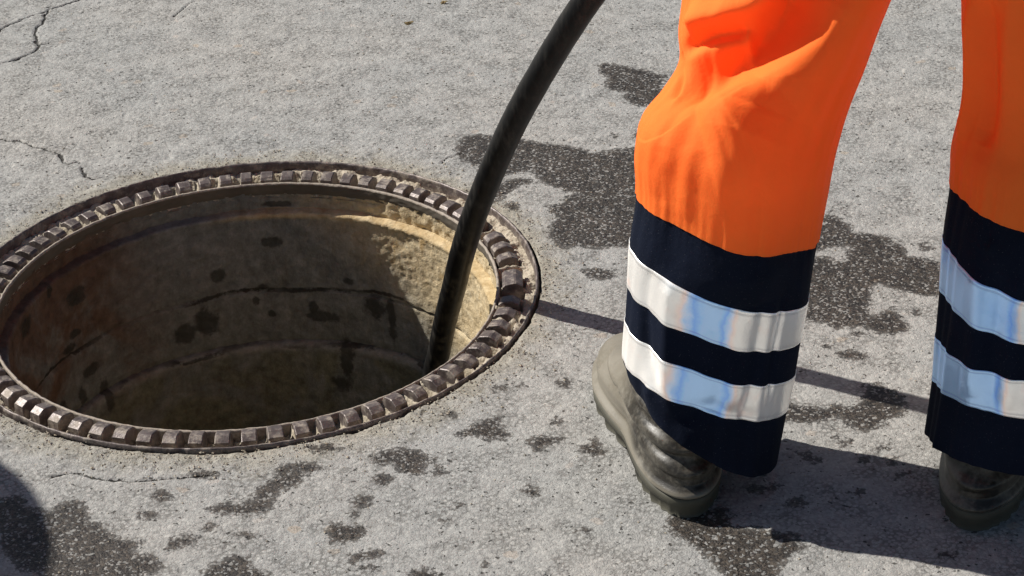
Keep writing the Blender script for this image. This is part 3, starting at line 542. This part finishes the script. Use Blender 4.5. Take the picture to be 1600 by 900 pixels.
# ------------------------------------------------------------------ manhole: cast iron frame with teeth
def build_frame():
    root = empty("manhole_frame", (HC[0], HC[1], 0))
    tag(root, "round toothed cast iron manhole frame set open in the asphalt", "manhole frame")
    def jit(Rr, Z, T):
        chip = np.clip(vnoise(T * 38, Rr * 40, 5) - .45, 0, 1) * .006
        return Rr + .0006 * vnoise(T * 50, Z * 300, 1) - chip * (Rr > .362), Z - chip * .5 * (Rr > .358) + .0004 * vnoise(T * 90, Rr * 400, 2)
    outer = dens([(.3685, -.03), (.3690, -.001), (.3680, .0026), (.3664, .0028), (.3652, .0006), (.3646, -.0060), (.3640, -.028)], .0016)
    V, F = lathe(outer, 720, jit)
    mesh_obj("outer_flange", V, F, M["iron"], root)
    inner = dens([(.3202, -.0280), (.3190, -.0080), (.3182, -.0062), (.3164, -.0062), (.3152, -.0078), (.3151, -.0088)], .0016)
    V, F = lathe(inner, 720, jit)
    mesh_obj("inner_lip", V, F, M["dusty_or_lit"], root)
    V, F = lathe(dens([(.3151, -.0088), (.3158, -.018), (.3175, -.0245)], .0016), 720, jit)
    mesh_obj("inner_skirt", V, F, M["grime"], root)
    seat = dens([(.3646, -.0270), (.3190, -.0270)], .003)
    V, F = lathe(seat, 720, jit)
    mesh_obj("seat_ring", V, F, M["iron"], root)
    # earth packed between the teeth
    def jd(Rr, Z, T):
        k = np.clip(fbm(T * 26, Rr * 60, 4, 3) * .5 + .42, 0, 1)
        inner = np.exp(-((Rr - .3165) / .003) ** 2)
        ph = (np.degrees(T) - TOOTH0) % 5.0
        side = np.clip(np.sin(T) * 2.5, -1, 1)              # sand shaped to the sun: heaped on lit tooth sides, shaded gaps stay dark
        fill = np.exp(-((ph - 2.5 + 1.25 * side) / .45) ** 2)
        z = -.0225 + .0135 * np.clip(k + .35, 0, 1) * np.clip((Rr - .3505) / .002, 0, 1) + .0165 * fill * np.clip(k + .3, 0, 1) * (Rr < .3515) + .003 * k + .0012 * vnoise(T * 160, Rr * 500, 6)
        z = z - .008 * np.clip((.3195 - Rr) / .002, 0, 1)
        return Rr, z
    V, F = lathe(dens([(.3650, 0), (.3180, 0)], .0018), 1440, jd)
    tag(mesh_obj("packed_sand", V, F, M["dirt"], root), kind="stuff")
    # one tooth: roof shaped block, bevelled
    prof = [(.3215, -.0260), (.3226, -.0040), (.3260, -.0008), (.3370, .0016), (.3400, .0014), (.3482, -.0032), (.3505, -.0260)]
    def tooth_mesh(w_top, w_base, name):
        bm = bmesh.new(); rows = []
        for (Rp, zp) in prof:
            f = min(1, max(0, (zp + .026) / .0260)); w = w_base + (w_top - w_base) * f
            rows.append([bm.verts.new((Rp - .336, sg * w, zp)) for sg in (-1, -.86, .86, 1)])
            for k, vv in enumerate(rows[-1]):
                if k in (1, 2): vv.co.y = (1 if k == 2 else -1) * w * .87
                else: vv.co.z -= .0009 * f
        for a, b in zip(rows[:-1], rows[1:]):
            for k in range(3): bm.faces.new((a[k], a[k + 1], b[k + 1], b[k]))
        bm.faces.new([q[0] for q in rows]); bm.faces.new([q[3] for q in rows][::-1])
        bmesh.ops.recalc_face_normals(bm, faces=bm.faces)
        me = bpy.data.meshes.new(name); bm.to_mesh(me); bm.free(); me.materials.append(M["iron"]); return me
    kinds = [tooth_mesh(.0083, .0093, "tooth"), tooth_mesh(.0078, .0091, "tooth_worn"), tooth_mesh(.0086, .0095, "tooth_wide")]
    longt = tooth_mesh(.0205, .0215, "tooth_long")
    for k in range(72):
        a = math.radians(TOOTH0 + 5 * k)
        deg = (TOOTH0 + 5 * k + 180) % 360 - 180
        if TOOTH_SKIP[0] < deg < TOOTH_SKIP[1]: continue
        me = longt if abs(deg - TOOTH_LONG) < 2.5 else random.choice(kinds)
        if me is not longt and 2.5 <= abs(deg - TOOTH_LONG) < 5.5: continue
        o = bpy.data.objects.new("tooth", me); COL.objects.link(o); o.parent = root
        o.location = (.336 * math.cos(a), .336 * math.sin(a), random.uniform(-.0009, .0003))
        o.rotation_euler = (random.uniform(-.03, .03), random.uniform(-.02, .02), a + random.uniform(-.008, .008))
        o.scale = (1, random.uniform(.94, 1.04), 1)
build_frame()

# ------------------------------------------------------------------ tubes
def frames_along(P):
    P = np.asarray(P, float); T = np.gradient(P, axis=0); T /= np.linalg.norm(T, axis=1)[:, None]
    N = np.zeros_like(P); n = np.cross(T[0], [0, 0, 1.0]);
    if np.linalg.norm(n) < 1e-3: n = np.array([1.0, 0, 0])
    n /= np.linalg.norm(n)
    for k in range(len(P)):
        n = n - (n @ T[k]) * T[k]; n /= np.linalg.norm(n); N[k] = n
    return T, N, np.cross(T, N)

def tube(P, rad, sides=24, caps=True):
    P = np.asarray(P, float); rad = np.broadcast_to(rad, (len(P),))
    T, N, B = frames_along(P); a = np.arange(sides) / sides * 2 * PI
    V = P[:, None, :] + rad[:, None, None] * (N[:, None, :] * np.cos(a)[None, :, None] + B[:, None, :] * np.sin(a)[None, :, None])
    V = V.reshape(-1, 3); F = grid_faces(len(P), sides, wrap_v=True)
    if caps:
        n = len(V); V = np.vstack([V, P[0], P[-1]])
        c = []
        for j in range(sides):
            j2 = (j + 1) % sides
            c.append([n, j, j2, j2]); c.append([n + 1, (len(P) - 1) * sides + j2, (len(P) - 1) * sides + j, (len(P) - 1) * sides + j])
        F = [list(map(int, f)) for f in F] + [f[:3] for f in c]
    return V, F

def build_hose():
    low = np.array(HOSE_SEEN[::-1])
    down = [low[0] + np.array([-.06, -.09, -1.0]), low[0] + np.array([-.03, -.04, -.5]), low[0] + np.array([-.010, .004, -.10])]
    top = low[-1]
    up = [top + np.array([.056, -.034, .092]), (.200, -.222, .67), (.262, -.17, .82), (.40, -.05, .93), (.75, .08, .93), (1.15, .16, .80), (1.6, .25, .42), (2.1, .36, .10), (2.7, .5, .018), (3.6, .7, .018)]
    ctrl = np.vstack([down, low, up])
    L = catmull(ctrl, np.linspace(0, len(ctrl) - 1.001, 420))
    for _ in range(22): L[1:-1] = .5 * L[1:-1] + .25 * (L[2:] + L[:-2])
    rad = np.full(len(L), .0157) + .00015 * vnoise(np.arange(len(L)) * .7, np.zeros(len(L)), 3)
    V, F = tube(L, rad, 32)
    o = mesh_obj("suction_hose", V, F, M["hose"])
    tag(o, "long black rubber hose curving down into the open manhole", "hose")
build_hose()

# ------------------------------------------------------------------ person
def smooth_path_disp(rings, th, v, folds, base):
    """sum of fabric folds: each is a polyline in (angle, height) on the leg"""
    out = np.zeros(len(th))
    for pts, amp, w, wl in folds:
        q = np.array(pts, float)
        pw = leg_base(rings, q[:, 0], q[:, 1])
        if len(pw) > 2: pw = catmull(pw, np.linspace(0, len(pw) - 1.001, 24))
        d = np.full(len(base), 1e3); tt = np.zeros(len(base)); below = np.zeros(len(base), bool); n = len(pw) - 1
        for k in range(n):
            a, b = pw[k], pw[k + 1]; dd = b - a; L = max(dd @ dd, 1e-12)
            t = np.clip(((base - a) @ dd) / L, 0, 1); ev = base - a - t[:, None] * dd; e = np.sqrt((ev * ev).sum(1))
            m = e < d; d[m] = e[m]; tt[m] = (k + t[m]) / n; below[m] = ev[m, 2] - ev[m, 0] * .6 < 0
        taper = np.clip(np.minimum(tt, 1 - tt) * 5 + .25, 0, 1)
        out += amp * np.exp(-(d / np.where(below, wl, w)) ** 2 * 1.3) * taper
    return out

def leg_surface(rings, folds, nth, vv, off, seed):
    th = np.arange(nth) / nth * 2 * PI
    T, Vv = np.meshgrid(th, vv, indexing='ij'); T = T.ravel(); Vv = Vv.ravel()
    base = leg_base(rings, T, Vv); e = 1e-3
    C = catmull(rings, Vv)[:, :3]
    dth = leg_base(rings, T + e, Vv) - leg_base(rings, T - e, Vv)
    dv = leg_base(rings, T, np.minimum(Vv + 2e-3, 14.99)) - leg_base(rings, T, np.maximum(Vv - 2e-3, 0))
    N = np.cross(dth, dv); N /= np.linalg.norm(N, axis=1)[:, None]
    s = np.sign((N * (base - C)).sum(1)); N *= s[:, None]
    disp = smooth_path_disp(rings, T, Vv, folds, base)
    # soft drape: long vertical undulations, small random dents
    cx = np.cos(T); sx = np.sin(T)
    disp += .0032 * vnoise(cx * 3.1 + 9 + seed, sx * 3.1 + Vv * .16, 5 + seed) + .0016 * vnoise(cx * 8 + seed, sx * 8 + Vv * .35, 9 + seed)
    gather = np.exp(-((Vv - 5.0) / np.where(Vv > 5, .9, .25)) ** 2)
    disp += .0011 * gather * vnoise(cx * 17, sx * 17 + Vv * .15, 14 + seed)
    return base + N * (disp + off)[:, None]

def band(name, rings, folds, v0, v1, nv, off, thick, mat, parent, seed, nth=224, tint=None):
    vv = np.linspace(v0, v1, nv)
    A = leg_surface(rings, folds, nth, vv, off, seed); B = leg_surface(rings, folds, nth, vv, off - thick, seed)
    A = A.reshape(nth, nv, 3); B = B.reshape(nth, nv, 3)
    G = np.concatenate([A, B[:, ::-1]], 1)                   # closed loop outside then inside
    V = G.reshape(-1, 3); F = grid_faces(nth, 2 * nv, wrap_u=True, wrap_v=True)
    o = mesh_obj(name, V, F, mat, parent)
    if tint:
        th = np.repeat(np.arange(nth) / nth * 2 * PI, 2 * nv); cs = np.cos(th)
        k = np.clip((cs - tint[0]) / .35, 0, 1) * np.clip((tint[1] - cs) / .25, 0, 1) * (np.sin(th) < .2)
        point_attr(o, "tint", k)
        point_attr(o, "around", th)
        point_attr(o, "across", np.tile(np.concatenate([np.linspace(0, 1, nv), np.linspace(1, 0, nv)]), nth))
    return o

def loft(ringlist, n=40):
    """ringlist of (centre, lateral vec, depth vec)"""
    a = np.arange(n) / n * 2 * PI; V = []
    for c, u, w in ringlist:
        V.append(np.array(c)[None] + np.cos(a)[:, None] * np.array(u)[None] + np.sin(a)[:, None] * np.array(w)[None])
    V = np.array(V); return V.reshape(-1, 3), grid_faces(len(ringlist), n, wrap_v=True)

def join_vf(lst):
    V = []; F = []; k = 0
    for v, f in lst:
        V.append(np.asarray(v)); F += [[int(i) + k for i in q] for q in f]; k += len(v)
    return np.vstack(V), F

def interp(z, pts):
    zs = [p[0] for p in pts]; vs = [p[1] for p in pts]
    return float(np.interp(z, zs, vs))

def build_boot(parent, heel, ang, rings, label=None, dusty_or_lit=1.0):
    """heel = ground point at the back of the heel; ang = direction of the toe from +x"""
    d = np.array([math.cos(ang), math.sin(ang)]); l = np.array([-d[1], d[0]])
    front = [(0, .308), (.03, .312), (.045, .307), (.058, .290), (.068, .262), (.078, .222), (.090, .186), (.105, .160), (.125, .143), (.16, .128), (.30, .125)]
    back = [(0, .000), (.03, -.004), (.05, .002), (.08, .014), (.11, .020), (.15, .014), (.3, .016)]
    half = [(0, .053), (.03, .0545), (.05, .053), (.065, .049), (.08, .045), (.10, .043), (.13, .0425), (.3, .045)]
    n = 96; ph = np.arange(n) / n * 2 * PI
    def outline(z, grow=0.0):
        F_ = interp(z, front) + grow; B_ = interp(z, back) - grow; W = interp(z, half) + grow
        c = np.cos(ph); s = np.sin(ph)
        cc = np.sign(c) * np.abs(c) ** .82; ss = np.sign(s) * np.abs(s) ** .82
        S = (F_ + B_) / 2 + (F_ - B_) / 2 * cc; u = S / .31
        footk = np.interp(u, [0, .1, .22, .42, .58, .72, .88, 1], [.80, .88, .86, .80, .97, 1.06, 1.0, .8])
        k = footk * np.clip(1 - (z - .05) / .05, 0, 1) + 1.0 * np.clip((z - .05) / .05, 0, 1)
        return S, W * ss * k - .006 * np.sin(np.clip(u, 0, 1) * PI) * (z < .07)
    rows = []
    zs = list(np.linspace(.016, .125, 62)) + list(np.linspace(.13, .26, 18))
    for z in zs:
        S, T = outline(z, 0)
        heelw = np.clip(1 - S / .16, 0, 1)
        wr = .0040 * (np.sin(z * 2 * PI / .0245 + .8 * np.sin(ph * 2 + .5) + .6) * .85 + .15 * np.sin(z * 2 * PI / .012 + 1.5 * np.sin(ph * 3))) * np.clip((z - .035) / .02, 0, 1) * np.clip(1 - (z - .12) / .03, 0, 1) * (.25 + 1.1 * heelw)
        welt = .0052 * math.exp(-((z - .029) / .0042) ** 2) - .0018 * math.exp(-((z - .0375) / .002) ** 2)
        cap = -.0020 * np.exp(-((S - .238 + .25 * (z - .04)) / .0035) ** 2) * (z > .036) + .0016 * np.exp(-((S - .246 + .25 * (z - .04)) / .004) ** 2) * (z > .036) - .002 * np.exp(-((S - .145 - .3 * (z - .05)) / .005) ** 2) * (z > .03)
        lip = .0 if z < .255 else .002
        g = wr + welt + cap + lip
        cx = (S.max() + S.min()) / 2; nr = np.stack([(S - cx) / max(S.max() - cx, 1e-3), T / max(np.abs(T).max(), 1e-3)], 1); nr /= np.maximum(np.linalg.norm(nr, axis=1), 1e-6)[:, None]
        S2 = S + nr[:, 0] * g; T2 = T + nr[:, 1] * g
        P = np.array(heel)[None] + S2[:, None] * d + T2[:, None] * l
        vz = np.interp(z, np.array(rings)[:6, 2], np.arange(6)); lc = catmull(rings, [vz])[0][:2]
        k = min(1, max(0, (z - .075) / .09)); k = k * k * (3 - 2 * k)
        P = P + k * (lc - (np.array(heel) + d * .070))[None] + (1 - dusty_or_lit) * .016 * min(1, max(0, (z - .055) / .03)) * d
        rows.append(np.column_stack([P, np.full(n, z)]))
    # close the instep: the stepped slices already run up; shaft stays open at the top
    V = np.vstack(rows); F = grid_faces(len(rows), n, wrap_v=True)
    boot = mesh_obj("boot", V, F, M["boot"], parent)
    along = (V[:, :2] - np.array(heel)) @ d
    point_attr(boot, "toe", (np.clip((along - .06) / .12, 0, 1) + .75 * np.exp(-((V[:, 2] - .029) / .005) ** 2)) * dusty_or_lit)  # light put into colour: sunlit toe pale, heel and right boot dark
    if label: boot["label"] = label
    rows = []
    for z, gr in ((.0005, .002), (.006, .0035), (.0135, .0040), (.0145, .0045), (.021, .0050), (.0245, .0042), (.0250, -.002)):
        S, T = outline(.01, gr)
        u = S / .31
        tread = (np.sin(ph * 34) > .1) & (z < .0140)
        T = T * np.where(tread, .90, 1.0); S = S * np.where(tread, .992, 1.0)
        zz = np.full(n, z) + (.011 * np.exp(-((u - .36) / .085) ** 2) if z < .014 else 0)
        P = np.array(heel)[None] + S[:, None] * d + T[:, None] * l
        rows.append(np.column_stack([P, zz]))
    V = np.vstack(rows); k = len(V); F = [list(map(int, f)) for f in grid_faces(len(rows), n, wrap_v=True)]
    F.append([int(i) for i in range(n)][::-1])
    mesh_obj("sole", V, F, M["sole"], boot)

def skin_body(parent, verts, edges, radii, mat, name, root=0):
    me = bpy.data.meshes.new(name); pl = parent_loc(parent)
    me.from_pydata([tuple(Vector(v) - pl) for v in verts], edges, [])
    o = bpy.data.objects.new(name, me); COL.objects.link(o); o.parent = parent
    sk = o.modifiers.new("skin", 'SKIN'); sk.use_smooth_shade = True
    ss = o.modifiers.new("sub", 'SUBSURF'); ss.levels = 2; ss.render_levels = 2
    for i, sv in enumerate(me.skin_vertices[0].data if me.skin_vertices else []):
        sv.radius = (radii[i], radii[i]); sv.use_root = (i == root)
    me.materials.append(mat)
    return o

def build_person():
    root = empty("person", (.36, -.46, 0))
    tag(root, "person in orange and navy reflective trousers and olive rubber boots beside the manhole", "person")
    # ---- body: one skinned surface, mostly inside the clothes
    V = []; E = []; R = []
    def add(p, r, to=None):
        V.append(p); R.append(r)
        if to is not None: E.append((to, len(V) - 1))
        return len(V) - 1
    pel = add((.40, -.425, .92), .12)
    wa = add((.40, -.43, 1.06), .115, pel); ch = add((.405, -.43, 1.25), .135, wa); nk0 = add((.405, -.40, 1.42), .075, ch)
    nk = add((.405, -.38, 1.49), .052, nk0); hd = add((.405, -.35, 1.57), .082, nk); hd2 = add((.405, -.335, 1.66), .088, hd); hd3 = add((.405, -.345, 1.73), .06, hd2)
    add((.405, -.245, 1.60), .012, hd)                         # nose
    add((.322, -.35, 1.60), .012, hd); add((.488, -.35, 1.60), .012, hd)   # ears
    grips = {-1: np.array((.203, -.212, .76)), 1: np.array((.315, -.125, .895))}
    for sg in (-1, 1):
        sh = add((.405 + sg * .17, -.40, 1.38), .062, nk0)
        el = add((.405 + sg * .26, -.42, 1.12) if sg > 0 else (.13, -.42, 1.12), .045, sh)
        g = grips[sg]; wrp = g + np.array((-.02 * sg, -.085, .05)); wr = add(tuple(wrp), .030, el)
        pm = add(tuple(g + np.array((-.01 * sg, -.038, .012))), .034, wr)
        for fz, ln in ((.030, .95), (.010, 1.0), (-.010, .97), (-.030, .82)):   # four fingers curling round the hose
            a = add(tuple(g + np.array((sg * .022, -.022, fz))), .0095, pm)
            b = add(tuple(g + np.array((sg * .030 * ln, .006, fz))), .009, a)
            add(tuple(g + np.array((sg * .010, .027 * ln, fz))), .008, b)
        a = add(tuple(g + np.array((-sg * .024, -.016, .022))), .011, pm)       # thumb from the side of the palm
        add(tuple(g + np.array((-sg * .022, .018, .028))), .009, a)
    for rings, heel, fa in ((LEFT_RINGS, (.176, -.506), 99.5), (RIGHT_RINGS, (.457, -.552), 71)):
        fx, fy = math.cos(math.radians(fa)), math.sin(math.radians(fa))
        hx = .32 if rings is LEFT_RINGS else .48
        hp = add((hx, -.41, .84), .07, pel)
        k1 = catmull(rings, [10.0])[0][:3]; kn = add(tuple(k1 + np.array((0, .012, 0))), .034, hp)
        c = catmull(rings, [5.0])[0][:3]; cf = add(tuple(c), .042, kn)
        an = add((heel[0] + .07 * fx, heel[1] + .07 * fy, .10), .020, cf)
        ft = add((heel[0] + .15 * fx, heel[1] + .15 * fy, .040), .016, an); add((heel[0] + .22 * fx, heel[1] + .22 * fy, .034), .014, ft)
    skin_body(root, V, E, R, M["skin"], "body", pel)
    # ---- hair and cap
    vs, fs = loft([((.405, -.355, z), (rx, 0, 0), (0, ry, 0)) for z, rx, ry in ((1.60, .093, .100), (1.66, .098, .106), (1.72, .088, .096), (1.765, .055, .06), (1.78, .004, .004))], 32)
    mesh_obj("hard_hat", vs, fs, M["cap"], root)
    # ---- trousers: orange from the band up
    parts = []
    for rings, folds, seed in ((LEFT_RINGS, LEFT_FOLDS, 0), (RIGHT_RINGS, RIGHT_FOLDS, 3)):
        vv = np.concatenate([np.linspace(4.97, 12, 230), np.linspace(12.1, 14.99, 24)])
        nth = 288
        A = leg_surface(rings, folds, nth, vv, .0012, seed)
        parts.append((A, grid_faces(nth, len(vv), wrap_u=True)))
    hip = [((.40, -.425, z), (rx, 0, 0), (0, ry, 0)) for z, rx, ry in ((.70, .12, .07), (.735, .205, .10), (.80, .212, .118), (.88, .205, .122), (.96, .185, .115), (1.02, .17, .105))]
    parts.append(loft(hip, 64))
    Vt, Ft = join_vf(parts)
    tr = mesh_obj("trousers", Vt, Ft, M["orange"], root)
    for rings, folds, seed in ((LEFT_RINGS, LEFT_FOLDS, 0), (RIGHT_RINGS, RIGHT_FOLDS, 3)):
        band("navy_cuff", rings, folds, 0, 5.0, 130, 0.0, .0016, M["navy"], tr, seed, 256)
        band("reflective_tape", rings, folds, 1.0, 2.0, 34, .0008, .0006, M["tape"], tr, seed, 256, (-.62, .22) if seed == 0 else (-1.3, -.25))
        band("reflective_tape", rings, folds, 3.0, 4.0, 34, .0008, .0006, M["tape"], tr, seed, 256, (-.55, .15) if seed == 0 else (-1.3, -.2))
    # ---- jacket
    parts = [loft([((.40, -.425 + (z - .95) * .03, z), (rx, 0, 0), (0, ry, 0)) for z, rx, ry in ((.90, .215, .135), (1.0, .205, .135), (1.15, .21, .14), (1.30, .225, .145), (1.40, .20, .12), (1.45, .11, .085), (1.50, .075, .075))], 56)]
    for sg in (-1, 1):
        g = grips[sg]; el = (.665, -.42, 1.12) if sg > 0 else (.13, -.42, 1.12)
        ctrl = np.array([(.405 + sg * .12, -.41, 1.39), (.405 + sg * .19, -.41, 1.34), el, tuple(g + np.array((-.02 * sg, -.10, .06)))])
        L = catmull(ctrl, np.linspace(0, 2.999, 30)); parts.append(tube(L, np.linspace(.085, .045, 30), 24, caps=False))
    Vj, Fj = join_vf(parts)
    mesh_obj("jacket", Vj, Fj, M["orange"], root)
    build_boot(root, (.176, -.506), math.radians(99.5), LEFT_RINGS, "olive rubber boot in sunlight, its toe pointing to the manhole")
    build_boot(root, (.457, -.552), math.radians(71), RIGHT_RINGS, "olive rubber boot, its colour darkened for the shade of the other leg", 0.0)
build_person()

# ------------------------------------------------------------------ loose grit, leaf crumbs
def build_grit():
    V = []; F = []; k = 0
    octv = np.array([(1, 0, 0), (-1, 0, 0), (0, 1, 0), (0, -1, 0), (0, 0, 1), (0, 0, -1)], float)
    octf = [(0, 2, 4), (2, 1, 4), (1, 3, 4), (3, 0, 4), (2, 0, 5), (1, 2, 5), (3, 1, 5), (0, 3, 5)]
    def put(x, y, z, s):
        nonlocal k
        q = octv * (1 + rng.uniform(-.3, .3, (6, 1))) * s * np.array([1, rng.uniform(.6, 1), .6])
        a = rng.uniform(0, 6.28); c, sn = math.cos(a), math.sin(a)
        q = np.stack([q[:, 0] * c - q[:, 1] * sn + x, q[:, 0] * sn + q[:, 1] * c + y, q[:, 2] + z], 1)
        V.append(q); F.extend([[i + k for i in f] for f in octf]); k += 6
    for _ in range(1500):
        a = rng.uniform(0, 2 * PI); rr = .3715 + abs(rng.normal(0, .028))
        if math.sin(a) > .1 and rng.uniform() < .5: continue
        put(HC[0] + rr * math.cos(a), HC[1] + rr * math.sin(a), .0008, rng.uniform(.0007, .0022))
    for _ in range(1500):
        gx, gy = rng.uniform(-.9, .9), rng.uniform(-.68, 1.1)
        if math.hypot(gx - HC[0], gy - HC[1]) > .374: put(gx, gy, .0008, rng.uniform(.0006, .0017))
    o = mesh_obj("loose_grit", np.vstack(V), F, M["dirt"], None, smooth=False)
    tag(o, "loose sandy grit scattered along the manhole frame and road", "grit", kind="stuff")
build_grit()

def leaf(x, y, s, rot, label):
    n = 14; V = []
    for i in range(n):
        a = i / n * 2 * PI; r = s * (1 + .35 * math.sin(a * 3 + rot) + .15 * math.cos(a * 5))
        V.append((x + r * math.cos(a) * 1.5, y + r * math.sin(a), .0022 + .0022 * math.sin(a * 2 + rot)))
    V.append((x, y, .0045)); V += [(v[0], v[1], v[2] - .0006) for v in V]
    F = [[i, (i + 1) % n, n] for i in range(n)] + [[(i + 1) % n + n + 1, i + n + 1, 2 * n + 1] for i in range(n)] + [[(i + 1) % n, i, i + n + 1, (i + 1) % n + n + 1] for i in range(n)]
    o = mesh_obj("dry_leaf", V, F, M["leaf"], None, smooth=False)
    tag(o, label, "leaf", "dry leaf crumbs on the asphalt")
leaf(LEAF_A[0], LEAF_A[1], .0045, 1.0, "small curled brown leaf crumb lying on the dry asphalt behind the manhole")
leaf(LEAF_B[0], LEAF_B[1], .0035, 2.3, "tiny brown leaf crumb at the top edge, left of the black hose")

# ------------------------------------------------------------------ unseen drum, added off to the left to cast the rounded shadow in view
def build_shadow_drum():
    cx, cy = -1.679, -0.158
    root = empty("shadow_drum", (cx, cy, 0))
    tag(root, "unseen blue drum added left of the manhole to cast the rounded shadow", "drum")
    def cyl(prof, name, mat):
        th = np.arange(72) / 72 * 2 * PI; P = np.array(prof)
        V = np.stack([cx + P[None, :, 0] * np.cos(th)[:, None], cy + P[None, :, 0] * np.sin(th)[:, None], np.repeat(P[None, :, 1], 72, 0)], -1).reshape(-1, 3)
        return mesh_obj(name, V, grid_faces(72, len(prof), wrap_u=True), mat, root)
    r = .295
    cyl([(.001, .01), (r, .01), (r + .004, .0), (r + .004, .02), (r, .03), (r, .28), (r + .008, .295), (r, .31), (r, .57), (r + .008, .585), (r, .60), (r, .855)], "barrel", M["drum"])
    cyl([(r, .855), (r + .005, .865), (r + .005, .88), (r - .006, .88), (r - .008, .868), (.001, .868)], "lid", M["drum"])
build_shadow_drum()
